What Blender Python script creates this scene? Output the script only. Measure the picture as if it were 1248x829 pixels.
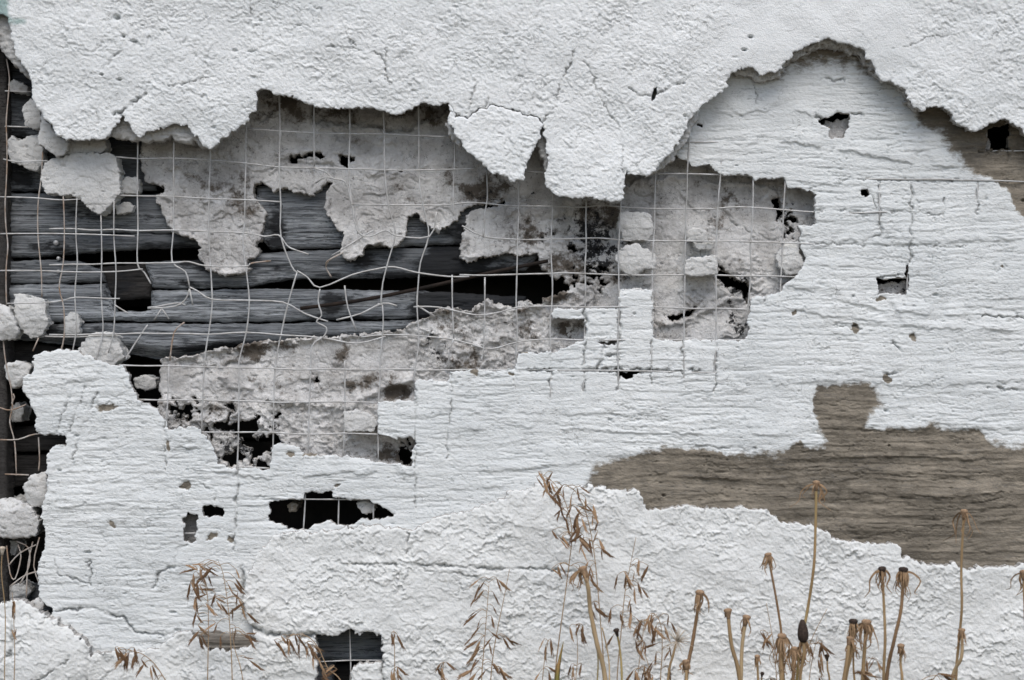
import bpy, math, random
import numpy as np
from mathutils import Vector, Matrix, Quaternion

# ------------------------------------------------------------------ camera, sky, sun, exposure
S = 0.0012                      # metres per photograph pixel on the wall plane
CX, CY = 624.0, 414.5
ZC = 0.75                       # camera height
LENS = 70.0
DIST = 1248 * S * LENS / 36.0   # camera distance to the wall plane

scene = bpy.context.scene
for o in list(bpy.data.objects):
    bpy.data.objects.remove(o)
COL = scene.collection

cam_data = bpy.data.cameras.new('camera')
cam_data.lens = LENS
cam_data.sensor_width = 36
cam_data.clip_end = 500
cam_data.dof.use_dof = True
cam_data.dof.focus_distance = DIST
cam_data.dof.aperture_fstop = 3.4
cam = bpy.data.objects.new('camera', cam_data)
cam.location = (0, -DIST, ZC)
cam.rotation_euler = (math.radians(90), 0, 0)
COL.objects.link(cam)
scene.camera = cam

SUN_EL, SUN_AZ = 55.0, -10.0    # elevation; azimuth from straight in front of the wall
world = bpy.data.worlds.new('World')
scene.world = world
world.use_nodes = True
wn = world.node_tree
wn.nodes.clear()
w_out = wn.nodes.new('ShaderNodeOutputWorld')
w_bg = wn.nodes.new('ShaderNodeBackground')
w_sky = wn.nodes.new('ShaderNodeTexSky')
w_sky.sky_type = 'NISHITA'
w_sky.sun_disc = False
w_sky.sun_elevation = math.radians(SUN_EL)
w_sky.sun_rotation = math.radians(180 + SUN_AZ)
w_sky.air_density = 1.0
w_sky.dust_density = 2.7
w_sky.ozone_density = 1.0
w_bg.inputs['Strength'].default_value = 0.12
wn.links.new(w_sky.outputs[0], w_bg.inputs[0])
wn.links.new(w_bg.outputs[0], w_out.inputs[0])

sun_data = bpy.data.lights.new('sun', 'SUN')
sun_data.energy = 1.3
sun_data.angle = math.radians(42)
sun_data.color = (1.0, 0.985, 0.96)
sun = bpy.data.objects.new('sun', sun_data)
el, az = math.radians(SUN_EL), math.radians(SUN_AZ)
sdir = Vector((math.sin(az) * math.cos(el), -math.cos(az) * math.cos(el), math.sin(el)))
sun.rotation_euler = sdir.to_track_quat('Z', 'Y').to_euler()
sun.location = sdir * 10
COL.objects.link(sun)

scene.cycles.max_bounces = 5
scene.cycles.diffuse_bounces = 3
scene.cycles.glossy_bounces = 2
scene.view_settings.view_transform = 'Standard'
scene.view_settings.look = 'None'
scene.view_settings.gamma = 1
scene.view_settings.use_curve_mapping = False
scene.view_settings.exposure = 0.31

# ------------------------------------------------------------------ noise
_rng = np.random.default_rng(11)
PERM = np.concatenate([_rng.permutation(1024)] * 2).astype(np.int32)
GA = np.linspace(0, 2 * np.pi, 1024, endpoint=False).astype(np.float32)
GX, GY = np.cos(GA), np.sin(GA)
RV = _rng.random(1024).astype(np.float32)


def _hash(ix, iy, seed):
    return PERM[(PERM[(ix + seed * 37) & 1023] + iy + seed * 101) & 1023]


def perlin(x, y, seed=0):
    x = np.asarray(x, np.float32); y = np.asarray(y, np.float32)
    fx = np.floor(x); fy = np.floor(y)
    ix = fx.astype(np.int32); iy = fy.astype(np.int32)
    dx = x - fx; dy = y - fy
    u = dx * dx * dx * (dx * (dx * 6 - 15) + 10)
    v = dy * dy * dy * (dy * (dy * 6 - 15) + 10)
    def g(a, b, ddx, ddy):
        h = _hash(a, b, seed)
        return GX[h] * ddx + GY[h] * ddy
    n00 = g(ix, iy, dx, dy); n10 = g(ix + 1, iy, dx - 1, dy)
    n01 = g(ix, iy + 1, dx, dy - 1); n11 = g(ix + 1, iy + 1, dx - 1, dy - 1)
    a = n00 + u * (n10 - n00); b = n01 + u * (n11 - n01)
    return (a + v * (b - a)) * 1.5


def fbm(x, y, octv=4, seed=0, gain=0.5):
    r = 0; a = 1.0; f = 1.0
    for i in range(octv):
        r = r + a * perlin(x * f + 13.7 * i, y * f - 7.1 * i, seed + i)
        a *= gain; f *= 2.03
    return r


def ridged(x, y, octv=3, seed=0, gain=0.5):
    r = 0; a = 1.0; f = 1.0
    for i in range(octv):
        r = r + a * (1 - 2 * np.abs(perlin(x * f + 3.3 * i, y * f + 9.1 * i, seed + i)))
        a *= gain; f *= 2.1
    return r


def worley(x, y, seed=0):
    ix = np.floor(x).astype(np.int32); iy = np.floor(y).astype(np.int32)
    f1 = np.full(x.shape, 9.0, np.float32); f2 = f1.copy()
    for oy in (-1, 0, 1):
        for ox in (-1, 0, 1):
            h = _hash(ix + ox, iy + oy, seed)
            px = ix + ox + 0.1 + 0.8 * RV[h]
            py = iy + oy + 0.1 + 0.8 * RV[(h * 7 + 311) & 1023]
            d = np.sqrt((px - x) ** 2 + (py - y) ** 2).astype(np.float32)
            f2 = np.minimum(f2, np.maximum(f1, d))
            f1 = np.minimum(f1, d)
    return f1, f2


def scales(x, y, seed=0, spread=1.25, asp=1.0):
    """overlapping scoops: each swells towards its lower lip, then drops"""
    ix = np.floor(x).astype(np.int32); iy = np.floor(y).astype(np.int32)
    f1 = np.full(x.shape, 9.0, np.float32); v = np.zeros(x.shape, np.float32)
    for oy in (-1, 0, 1):
        for ox in (-1, 0, 1):
            h = _hash(ix + ox, iy + oy, seed)
            px = ix + ox + 0.1 + 0.8 * RV[h]
            py = iy + oy + 0.1 + 0.8 * RV[(h * 7 + 311) & 1023]
            dx = x - px; dy = y - py
            d = np.sqrt(dx * dx + dy * dy).astype(np.float32)
            m = d < f1
            w = 0.25 + 1.1 * RV[(h * 13 + 97) & 1023]
            an = spread * (2 * RV[(h * 3 + 5) & 1023] - 1)
            v = np.where(m, (dy * np.cos(an) + asp * dx * np.sin(an) - 0.2) * w, v)
            f1 = np.minimum(f1, d)
    return v, f1


def pits(x, y, cell, r, prob, seed):
    ix = np.floor(x / cell).astype(np.int32); iy = np.floor(y / cell).astype(np.int32)
    out = np.zeros(x.shape, np.float32)
    for oy in (-1, 0, 1):
        for ox in (-1, 0, 1):
            h = _hash(ix + ox, iy + oy, seed)
            px = (ix + ox + RV[h]) * cell
            py = (iy + oy + RV[(h * 7 + 311) & 1023]) * cell
            k = (RV[(h * 5 + 77) & 1023] < prob)
            a = 1 + 2.2 * RV[(h * 11 + 3) & 1023]
            q = ((x - px) / (r * a)) ** 2 + ((y - py) / r) ** 2
            out = np.maximum(out, k * np.exp(-q * q))
    return out


def sstep(a, b, x):
    t = np.clip((x - a) / (b - a), 0, 1)
    return t * t * (3 - 2 * t)


# ------------------------------------------------------------------ outlines
def Z(ox, oy, s, pts):
    return [(ox + x / s, oy + y / s) for x, y in pts]


def sdf_poly(poly, x, y):
    """signed distance, positive inside; exact"""
    p = np.asarray(poly, np.float32)
    d2 = np.full(x.shape, 1e12, np.float32)
    ins = np.zeros(x.shape, bool)
    n = len(p)
    for i in range(n):
        ax, ay = p[i]; bx, by = p[(i + 1) % n]
        ex, ey = bx - ax, by - ay
        L = ex * ex + ey * ey
        if L < 1e-9:
            continue
        wx = x - ax; wy = y - ay
        t = np.clip((wx * ex + wy * ey) / L, 0, 1)
        d2 = np.minimum(d2, (wx - ex * t) ** 2 + (wy - ey * t) ** 2)
        if ay != by:
            c = ((ay > y) != (by > y)) & (x < ex * (y - ay) / ey + ax)
            ins ^= c
    d = np.sqrt(d2)
    return np.where(ins, d, -d)


def sdf_local(poly, x, y, pad=40):
    """positive inside; -pad away from the outline (cheap for small outlines)"""
    p = np.asarray(poly)
    out = np.full(x.shape, -float(pad), np.float32)
    m = (x > p[:, 0].min() - pad) & (x < p[:, 0].max() + pad) & (y > p[:, 1].min() - pad) & (y < p[:, 1].max() + pad)
    if m.any():
        out[m] = np.maximum(sdf_poly(poly, x[m], y[m]), -pad)
    return out


def dist_line(pts, x, y, pad=14):
    p = np.asarray(pts, np.float32)
    out = np.full(x.shape, float(pad), np.float32)
    m = (x > p[:, 0].min() - pad) & (x < p[:, 0].max() + pad) & (y > p[:, 1].min() - pad) & (y < p[:, 1].max() + pad)
    if not m.any():
        return out
    xx = x[m]; yy = y[m]
    d2 = np.full(xx.shape, pad * pad, np.float32)
    for i in range(len(p) - 1):
        ax, ay = p[i]; ex, ey = p[i + 1] - p[i]
        L = ex * ex + ey * ey + 1e-9
        t = np.clip(((xx - ax) * ex + (yy - ay) * ey) / L, 0, 1)
        d2 = np.minimum(d2, (xx - ax - ex * t) ** 2 + (yy - ay - ey * t) ** 2)
    out[m] = np.sqrt(d2)
    return out


def warp(x, y, a, sc, seed):
    return (x + a * fbm(x / sc, y / sc, 3, seed, 0.6), y + a * fbm(x / sc + 50, y / sc + 20, 3, seed + 5, 0.6))


def axis(f0, f1, step, lo, hi, growth=1.18, mx=16):
    mid = list(np.arange(f0, f1 + step, step))
    a = []; s = step; v = f0
    while v > lo:
        s = min(s * growth, mx); v -= s; a.append(v)
    b = []; s = step; v = mid[-1]
    while v < hi:
        s = min(s * growth, mx); v += s; b.append(v)
    return np.array(a[::-1] + mid + b, np.float32)


def unproj(px, py, dep):
    k = (DIST + dep * S) / DIST
    return (px - CX) * S * k, dep * S, ZC - (py - CY) * S * k


# ------------------------------------------------------------------ materials
def new_mat(name):
    m = bpy.data.materials.new(name)
    m.use_nodes = True
    nt = m.node_tree
    nt.nodes.clear()
    out = nt.nodes.new('ShaderNodeOutputMaterial')
    b = nt.nodes.new('ShaderNodeBsdfPrincipled')
    nt.links.new(b.outputs[0], out.inputs[0])
    b.inputs['Specular IOR Level'].default_value = 0.2
    b.inputs['Roughness'].default_value = 0.9
    return m, nt, b


class N:
    """small helper for node graphs"""
    def __init__(s, nt):
        s.nt = nt
        s.co = nt.nodes.new('ShaderNodeTexCoord').outputs['Object']

    def noise(s, scale, detail=4, rough=0.6, stretch=(1, 1, 1), off=(0, 0, 0)):
        mp = s.nt.nodes.new('ShaderNodeMapping')
        mp.inputs['Scale'].default_value = stretch
        mp.inputs['Location'].default_value = off
        s.nt.links.new(s.co, mp.inputs[0])
        n = s.nt.nodes.new('ShaderNodeTexNoise')
        n.inputs['Scale'].default_value = scale
        n.inputs['Detail'].default_value = detail
        n.inputs['Roughness'].default_value = rough
        s.nt.links.new(mp.outputs[0], n.inputs['Vector'])
        return n.outputs[0]

    def ramp(s, fac, lo, hi):
        r = s.nt.nodes.new('ShaderNodeMapRange')
        r.inputs['From Min'].default_value = lo
        r.inputs['From Max'].default_value = hi
        s.nt.links.new(fac, r.inputs['Value'])
        return r.outputs[0]

    def mix(s, fac, a, b):
        m = s.nt.nodes.new('ShaderNodeMix')
        m.data_type = 'RGBA'
        if isinstance(fac, (int, float)):
            m.inputs[0].default_value = fac
        else:
            s.nt.links.new(fac, m.inputs[0])
        for v, i in ((a, 6), (b, 7)):
            if isinstance(v, tuple):
                m.inputs[i].default_value = (*v, 1)
            else:
                s.nt.links.new(v, m.inputs[i])
        return m.outputs[2]

    def math(s, op, a, b):
        m = s.nt.nodes.new('ShaderNodeMath')
        m.operation = op
        for v, i in ((a, 0), (b, 1)):
            if isinstance(v, (int, float)):
                m.inputs[i].default_value = v
            else:
                s.nt.links.new(v, m.inputs[i])
        return m.outputs[0]

    def attr(s, name):
        a = s.nt.nodes.new('ShaderNodeAttribute')
        a.attribute_name = name
        return a.outputs['Fac']

    def bump(s, bsdf, h, dist, strength=1.0):
        b = s.nt.nodes.new('ShaderNodeBump')
        b.inputs['Distance'].default_value = dist
        b.inputs['Strength'].default_value = strength
        s.nt.links.new(h, b.inputs['Height'])
        s.nt.links.new(b.outputs[0], bsdf.inputs['Normal'])


def white_mat(name, white, grey, bare, fine=900, bumpd=0.0008, stretch=(1, 1, 1), hairs=()):
    m, nt, b = new_mat(name)
    n = N(nt)
    big = n.ramp(n.noise(6, 6, 0.7, (0.6, 1, 1)), 0.42, 0.68)
    col = n.mix(n.math('MULTIPLY', big, 0.75), white, grey)
    speck = n.ramp(n.noise(170, 3, 0.6, stretch), 0.58, 0.74)
    col = n.mix(n.math('MULTIPLY', speck, 0.35), col, grey)
    # unpainted mortar where the paint has come away (shape carried by the mesh)
    br = n.attr('bare')
    rag = n.math('ADD', br, n.math('MULTIPLY', n.math('SUBTRACT', n.noise(110, 6, 0.75, stretch), 0.5), 1.7))
    brm = n.ramp(rag, 0.30, 0.70)
    b2 = n.mix(n.ramp(n.noise(28, 7, 0.75, (0.35, 1, 1)), 0.38, 0.62), tuple(c * 1.15 for c in bare), tuple(c * 0.5 for c in bare))
    b2 = n.mix(n.math('MULTIPLY', n.ramp(n.noise(120, 4, 0.7, stretch), 0.45, 0.75), 0.5), b2, tuple(min(1, c * 1.5) for c in bare))
    b2 = n.mix(n.math('MULTIPLY', n.ramp(n.noise(9, 4, 0.6, (0.5, 1, 1), (4, 0, 3)), 0.45, 0.65), 0.5), b2, tuple(c * 0.45 for c in bare))
    b2 = n.mix(n.math('MULTIPLY', n.ramp(n.noise(260, 5, 0.75, (0.08, 1, 1)), 0.55, 0.7), 0.55), b2, tuple(min(1, c * 1.9) for c in bare))
    col = n.mix(brm, col, b2)
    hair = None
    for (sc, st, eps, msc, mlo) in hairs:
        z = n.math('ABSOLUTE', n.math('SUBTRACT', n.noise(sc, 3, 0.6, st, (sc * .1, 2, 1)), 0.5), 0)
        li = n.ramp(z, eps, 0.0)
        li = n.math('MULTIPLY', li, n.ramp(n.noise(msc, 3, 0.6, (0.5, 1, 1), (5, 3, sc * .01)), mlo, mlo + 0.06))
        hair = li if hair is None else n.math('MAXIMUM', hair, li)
    hair = n.math('MAXIMUM', hair, n.attr('shade_grime'))
    col = n.mix(n.math('MULTIPLY', hair, 0.62), col, (0.12, 0.12, 0.115))  # dark of deep cracks, shade and dirt together, painted into the colour
    moss_stain_shade = n.ramp(n.math('ADD', n.attr('moss_stain_shade'), n.math('MULTIPLY', n.math('SUBTRACT', n.noise(60, 4, 0.7), 0.5), 0.8)), 0.35, 0.8)
    col = n.mix(n.math('MULTIPLY', moss_stain_shade, 0.75), col, (0.20, 0.33, 0.31))
    nt.links.new(col, b.inputs['Base Color'])
    n.bump(b, n.noise(fine, 3, 0.65, stretch), bumpd)
    return m


BARE = (0.262, 0.232, 0.186)
M = {}
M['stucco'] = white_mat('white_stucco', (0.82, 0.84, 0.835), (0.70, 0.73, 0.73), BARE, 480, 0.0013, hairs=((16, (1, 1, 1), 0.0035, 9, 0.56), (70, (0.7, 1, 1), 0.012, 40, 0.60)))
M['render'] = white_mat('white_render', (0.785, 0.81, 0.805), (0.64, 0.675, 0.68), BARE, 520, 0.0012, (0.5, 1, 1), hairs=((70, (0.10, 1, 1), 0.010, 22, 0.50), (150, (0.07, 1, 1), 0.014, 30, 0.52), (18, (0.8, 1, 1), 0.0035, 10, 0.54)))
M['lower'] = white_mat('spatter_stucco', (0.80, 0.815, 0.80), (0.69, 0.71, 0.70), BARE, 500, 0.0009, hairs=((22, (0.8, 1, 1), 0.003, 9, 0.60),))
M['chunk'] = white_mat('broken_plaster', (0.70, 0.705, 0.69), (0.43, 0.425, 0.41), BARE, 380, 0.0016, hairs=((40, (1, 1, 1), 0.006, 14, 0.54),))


def mortar_mat(name, a, bcol, c, sc=1.0):
    m, nt, b = new_mat(name)
    n = N(nt)
    col = n.mix(n.ramp(n.noise(18 * sc, 8, 0.75), 0.42, 0.60), a, bcol)
    for (q, eps, ml) in ((45, 0.008, 0.50), (120, 0.014, 0.54)):
        z = n.math('ABSOLUTE', n.math('SUBTRACT', n.noise(q, 3, 0.6, (0.8, 1, 1), (q * .1, 2, 1)), 0.5), 0)
        col = n.mix(n.math('MULTIPLY', n.math('MULTIPLY', n.ramp(z, eps, 0.0), n.ramp(n.noise(20, 3, 0.6, (1, 1, 1), (5, 3, q * .01)), ml, ml + .06)), 0.7), col, (0.10, 0.095, 0.09))
    col = n.mix(n.math('MULTIPLY', n.ramp(n.noise(230, 3, 0.6), 0.62, 0.72), 0.7), col, (0.13, 0.12, 0.11))
    st = n.ramp(n.math('ADD', n.attr('bare'), n.math('MULTIPLY', n.math('SUBTRACT', n.noise(30, 7, 0.75), 0.5), 3.0)), 0.50, 0.80)
    col = n.mix(st, col, c)
    mould_shade = n.ramp(n.math('ADD', n.attr('moss_stain_shade'), n.math('MULTIPLY', n.math('SUBTRACT', n.noise(60, 6, 0.78), 0.5), 4.2)), 0.42, 0.62)
    col = n.mix(mould_shade, col, (0.035, 0.035, 0.036))
    nt.links.new(col, b.inputs['Base Color'])
    n.bump(b, n.noise(330, 4, 0.7), 0.0024)
    return m


M['edge'] = mortar_mat('broken_mortar_edge', (0.55, 0.54, 0.52), (0.40, 0.385, 0.36), (0.3, 0.28, 0.25))
M['backing'] = mortar_mat('lime_backing', (0.77, 0.765, 0.75), (0.50, 0.49, 0.475), (0.15, 0.13, 0.108))
M['backedge'] = mortar_mat('backing_edge', (0.66, 0.64, 0.60), (0.5, 0.48, 0.45), (0.3, 0.27, 0.24))


def wood_mat(name, a, bcol, c, tint=1.0):
    m, nt, b = new_mat(name)
    n = N(nt)
    g1 = n.noise(55, 8, 0.75, (0.05, 1, 1))
    g2 = n.noise(420, 6, 0.8, (0.03, 1, 1), (3, 0, 0))
    g3 = n.noise(150, 5, 0.75, (0.02, 1, 1), (1, 5, 0))
    col = n.mix(n.ramp(g1, 0.34, 0.66), a, bcol)
    col = n.mix(n.math('MULTIPLY', n.ramp(g2, 0.49, 0.57), 0.85), col, c)
    col = n.mix(n.math('MULTIPLY', n.ramp(g3, 0.56, 0.66), 0.9), col, c)
    col = n.mix(n.math('MULTIPLY', n.ramp(n.noise(480, 4, 0.8, (0.04, 1, 1), (9, 2, 0)), 0.56, 0.70), 0.5), col, tuple(min(1, v * 1.5) for v in bcol))
    # weathered blotches
    bl = n.ramp(n.noise(9, 4, 0.6, (0.6, 1, 1), (7, 1, 2)), 0.46, 0.62)
    col = n.mix(n.math('MULTIPLY', bl, 0.6), col, tuple(v * 0.55 for v in a))
    col = n.mix(n.attr('bare'), col, tuple(v * 0.28 for v in a))
    st = n.ramp(n.math('ADD', n.attr('moss_stain_shade'), n.math('MULTIPLY', n.math('SUBTRACT', n.noise(34, 6, 0.72, (0.35, 1, 1)), 0.5), 2.6)), 0.42, 0.72)
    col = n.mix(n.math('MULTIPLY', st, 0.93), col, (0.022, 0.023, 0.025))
    nt.links.new(col, b.inputs['Base Color'])
    b.inputs['Roughness'].default_value = 0.85
    n.bump(b, n.math('ADD', n.math('MULTIPLY', g1, 0.6), g2), 0.0022)
    return m


M['wood'] = wood_mat('weathered_plank', (0.205, 0.222, 0.238), (0.50, 0.53, 0.555), (0.028, 0.031, 0.035))
M['lath'] = wood_mat('old_lath', (0.26, 0.235, 0.20), (0.42, 0.39, 0.34), (0.08, 0.07, 0.06))
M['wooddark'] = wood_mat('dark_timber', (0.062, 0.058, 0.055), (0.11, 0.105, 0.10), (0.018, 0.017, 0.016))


def plain(name, a, b2, scale=40, rough=0.8, metal=0.0, stretch=(1, 1, 1), bump=0.0):
    m, nt, b = new_mat(name)
    n = N(nt)
    col = n.mix(n.ramp(n.noise(scale, 5, 0.65, stretch), 0.35, 0.65), a, b2)
    nt.links.new(col, b.inputs['Base Color'])
    b.inputs['Roughness'].default_value = rough
    b.inputs['Metallic'].default_value = metal
    if bump:
        n.bump(b, n.noise(scale * 4, 4, 0.7), bump)
    return m


M['wire'] = plain('galvanised_wire', (0.62, 0.63, 0.63), (0.42, 0.41, 0.39), 70, 0.55, 0.15)
M['rustwire'] = plain('rusty_wire', (0.55, 0.53, 0.50), (0.30, 0.20, 0.13), 45, 0.7, 0.1)
M['rod'] = plain('rusted_iron', (0.018, 0.015, 0.014), (0.035, 0.025, 0.02), 60, 0.75, 0.2, bump=0.001)
M['nail'] = plain('nail_steel', (0.55, 0.56, 0.56), (0.3, 0.3, 0.3), 200, 0.5, 0.4)
M['cavity'] = plain('near_black_boards', (0.02, 0.02, 0.02), (0.035, 0.033, 0.032), 30, 0.95)
M['straw'] = plain('dry_stem', (0.43, 0.305, 0.165), (0.25, 0.17, 0.09), 30, 0.7, stretch=(1, 1, 0.2))
M['strawpale'] = plain('pale_dry_stem', (0.50, 0.38, 0.23), (0.30, 0.215, 0.12), 24, 0.7, stretch=(1, 1, 0.2))
M['strawdark'] = plain('dark_dry_stem', (0.32, 0.20, 0.105), (0.15, 0.095, 0.055), 20, 0.7, stretch=(1, 1, 0.2))
M['strawgreen'] = plain('half_green_stem', (0.36, 0.30, 0.13), (0.33, 0.22, 0.11), 18, 0.7, stretch=(1, 1, 0.3))
M['grassstem'] = plain('dry_grass_stem', (0.45, 0.33, 0.21), (0.28, 0.19, 0.115), 40, 0.75, stretch=(1, 1, 0.2))
M['spike'] = plain('dry_spikelet', (0.24, 0.145, 0.08), (0.10, 0.06, 0.036), 120, 0.8)
M['spikelight'] = plain('pale_spikelet', (0.44, 0.30, 0.18), (0.27, 0.17, 0.10), 120, 0.8)
M['bract'] = plain('withered_bract', (0.36, 0.24, 0.14), (0.17, 0.11, 0.062), 150, 0.8)
M['head'] = plain('receptacle', (0.42, 0.29, 0.18), (0.25, 0.16, 0.10), 300, 0.9, bump=0.0006)
M['headdark'] = plain('blackened_receptacle', (0.035, 0.026, 0.022), (0.07, 0.05, 0.04), 300, 0.9, bump=0.0006)
M['puff'] = plain('pale_pappus', (0.62, 0.55, 0.45), (0.45, 0.38, 0.3), 100, 0.9)
M['leaf'] = plain('fading_blade', (0.16, 0.20, 0.05), (0.42, 0.23, 0.10), 14, 0.7)
M['soil'] = plain('soil', (0.10, 0.085, 0.062), (0.17, 0.15, 0.11), 9, 0.95, bump=0.01)
M['turf'] = plain('dry_turf', (0.22, 0.19, 0.085), (0.12, 0.13, 0.045), 6, 0.85)


# ------------------------------------------------------------------ object helpers
def tag(o, label=None, cat=None, group=None, kind=None):
    for k, v in (('label', label), ('category', cat), ('group', group), ('kind', kind)):
        if v:
            o[k] = v
    return o


def empty(name, loc, label, cat, group=None):
    o = bpy.data.objects.new(name, None)
    o.empty_display_size = 0.05
    o.location = loc
    COL.objects.link(o)
    return tag(o, label, cat, group)


def mesh_np(name, V, F, mats, parent=None, mi=None, smooth=None, attrs=None, origin=None):
    V = np.asarray(V, np.float32).reshape(-1, 3)
    F = np.asarray(F, np.int32).reshape(-1, 4)
    if origin is None:
        origin = parent.location if parent is not None else (0, 0, 0)
    me = bpy.data.meshes.new(name)
    me.vertices.add(len(V))
    me.vertices.foreach_set('co', (V - np.array(origin, np.float32)).ravel())
    me.loops.add(F.size)
    me.loops.foreach_set('vertex_index', F.ravel())
    me.polygons.add(len(F))
    me.polygons.foreach_set('loop_start', np.arange(0, F.size, 4, dtype=np.int32))
    for m in mats:
        me.materials.append(m)
    if mi is not None:
        me.polygons.foreach_set('material_index', np.asarray(mi, np.int32))
    me.update(calc_edges=True)
    me.polygons.foreach_set('use_smooth', np.ones(len(F), bool) if smooth is None else np.asarray(smooth, bool))
    for k, v in (attrs or {}).items():
        a = me.attributes.new(k, 'FLOAT', 'POINT')
        a.data.foreach_set('value', np.asarray(v, np.float32))
    o = bpy.data.objects.new(name, me)
    if parent is None:
        o.location = origin
    else:
        o.parent = parent
        o.location = Vector(origin) - parent.location
    COL.objects.link(o)
    return o


def layer(name, xs, ys, sdf, hfun, depth, back, mats, parent=None, attrs=None, rings=3, side=1.6,
          under=0.0, closed=False, origin=None, seed=3, kmax=None):
    """a solid sheet cut by an outline: relief on its face, broken sides, real thickness"""
    X, Y = np.meshgrid(xs, ys)
    sd = sdf(X, Y)
    q = (sd[:-1, :-1] + sd[1:, :-1] + sd[:-1, 1:] + sd[1:, 1:]) > 0
    if not q.any():
        return None
    H, W = X.shape
    cnt = np.zeros((H, W), np.int8)
    for a, b in ((0, 0), (1, 0), (0, 1), (1, 1)):
        cnt[a:H - 1 + a, b:W - 1 + b] += q
    used = cnt > 0
    bnd = used & (cnt < 4)
    gy, gx = np.gradient(sd, ys, xs)
    gl = np.sqrt(gx * gx + gy * gy) + 1e-6
    gx /= gl; gy /= gl
    stx = np.gradient(xs)[None, :]; sty = np.gradient(ys)[:, None]
    st = np.minimum(stx, sty) * np.ones_like(X)
    inner = bnd.copy()
    inner[0, :] = inner[-1, :] = False
    inner[:, 0] = inner[:, -1] = False
    mv = np.where(inner, np.clip(-sd / np.maximum(gl, 0.3), -st, st), 0)
    X = X + mv * gx; Y = Y + mv * gy
    sdp = np.where(inner, 0, np.maximum(sd, 0))
    Hh = np.zeros_like(X)
    Hh[used] = hfun(X[used], Y[used], sdp[used])
    at = {}
    for k, f in (attrs or {}).items():
        at[k] = f(X[used], Y[used])
    idx = -np.ones((H, W), np.int64)
    nv = int(used.sum())
    idx[used] = np.arange(nv)
    k = (DIST + depth * S) / DIST

    def W3(px, py, d):
        return np.stack([(px - CX) * S * k, d * S, ZC - (py - CY) * S * k], -1)

    V = [W3(X[used], Y[used], depth - Hh[used])]
    a = idx[:-1, :-1]; b = idx[:-1, 1:]; c = idx[1:, 1:]; d = idx[1:, :-1]
    F = [np.stack([a[q], d[q], c[q], b[q]], -1)]
    qp = np.pad(q, 1)
    E = []
    m = q & ~qp[1:-1, :-2]; E.append(np.stack([a[m], d[m]], -1))
    m = q & ~qp[2:, 1:-1]; E.append(np.stack([d[m], c[m]], -1))
    m = q & ~qp[1:-1, 2:]; E.append(np.stack([c[m], b[m]], -1))
    m = q & ~qp[:-2, 1:-1]; E.append(np.stack([b[m], a[m]], -1))
    E = np.concatenate(E)
    bi = np.unique(E)
    loc = -np.ones(nv, np.int64); loc[bi] = np.arange(len(bi))
    fx = X[used][bi]; fy = Y[used][bi]; fg = gx[used][bi]; fgy = gy[used][bi]; fh = depth - Hh[used][bi]
    inn = inner[used][bi]
    prev = bi; base = nv
    nside = 0
    for r in range(1, rings + 1):
        t = r / rings
        j = (fbm(fx / 5 + 17 * r, fy / 5 - 9 * r, 2, seed + r) * side + under * t) * inn
        dd = fh + (back - fh) * t + (perlin(fx / 3 + 5 * r, fy / 3, seed + 9) * side * 0.6 if r < rings else 0)
        V.append(W3(fx + fg * j, fy + fgy * j, dd))
        cur = base + np.arange(len(bi))
        u = loc[E[:, 0]]; v = loc[E[:, 1]]
        pv = (lambda z: prev[z])
        F.append(np.stack([pv(v), pv(u), cur[u], cur[v]], -1))
        nside += len(E)
        prev = cur; base += len(bi)
    nfront = int(q.sum())
    for kk in at:
        at[kk] = np.concatenate([at[kk]] + [at[kk][bi]] * rings)
    nback = 0
    if closed:
        V.append(W3(X[used], Y[used], np.full(nv, float(back))))
        F.append(F[0][:, ::-1] + base)
        for kk in at:
            at[kk] = np.concatenate([at[kk], at[kk][:nv]])
        nback = nfront
    Fa = np.concatenate(F); Va = np.concatenate(V)
    mi = np.concatenate([np.zeros(nfront), np.ones(nside) if len(mats) > 1 else np.zeros(nside), np.zeros(nback)])
    sm = np.concatenate([np.ones(nfront), np.zeros(nside), np.zeros(nback)])
    if origin == 'base':
        origin = (float(Va[:, 0].mean()), float(Va[:, 1].mean()), float(Va[:, 2].min()))
    return mesh_np(name, Va, Fa, mats, parent, mi, sm, at, origin)


def smooth_path(pts, n=5):
    P = [Vector(p) for p in pts]
    if len(P) < 3:
        return P
    out = []
    for i in range(len(P) - 1):
        p0 = P[max(i - 1, 0)]; p1 = P[i]; p2 = P[i + 1]; p3 = P[min(i + 2, len(P) - 1)]
        for k in range(n):
            t = k / n
            out.append(0.5 * ((2 * p1) + (p2 - p0) * t + (2 * p0 - 5 * p1 + 4 * p2 - p3) * t * t + (3 * p1 - p0 - 3 * p2 + p3) * t ** 3))
    out.append(P[-1])
    return out


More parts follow.
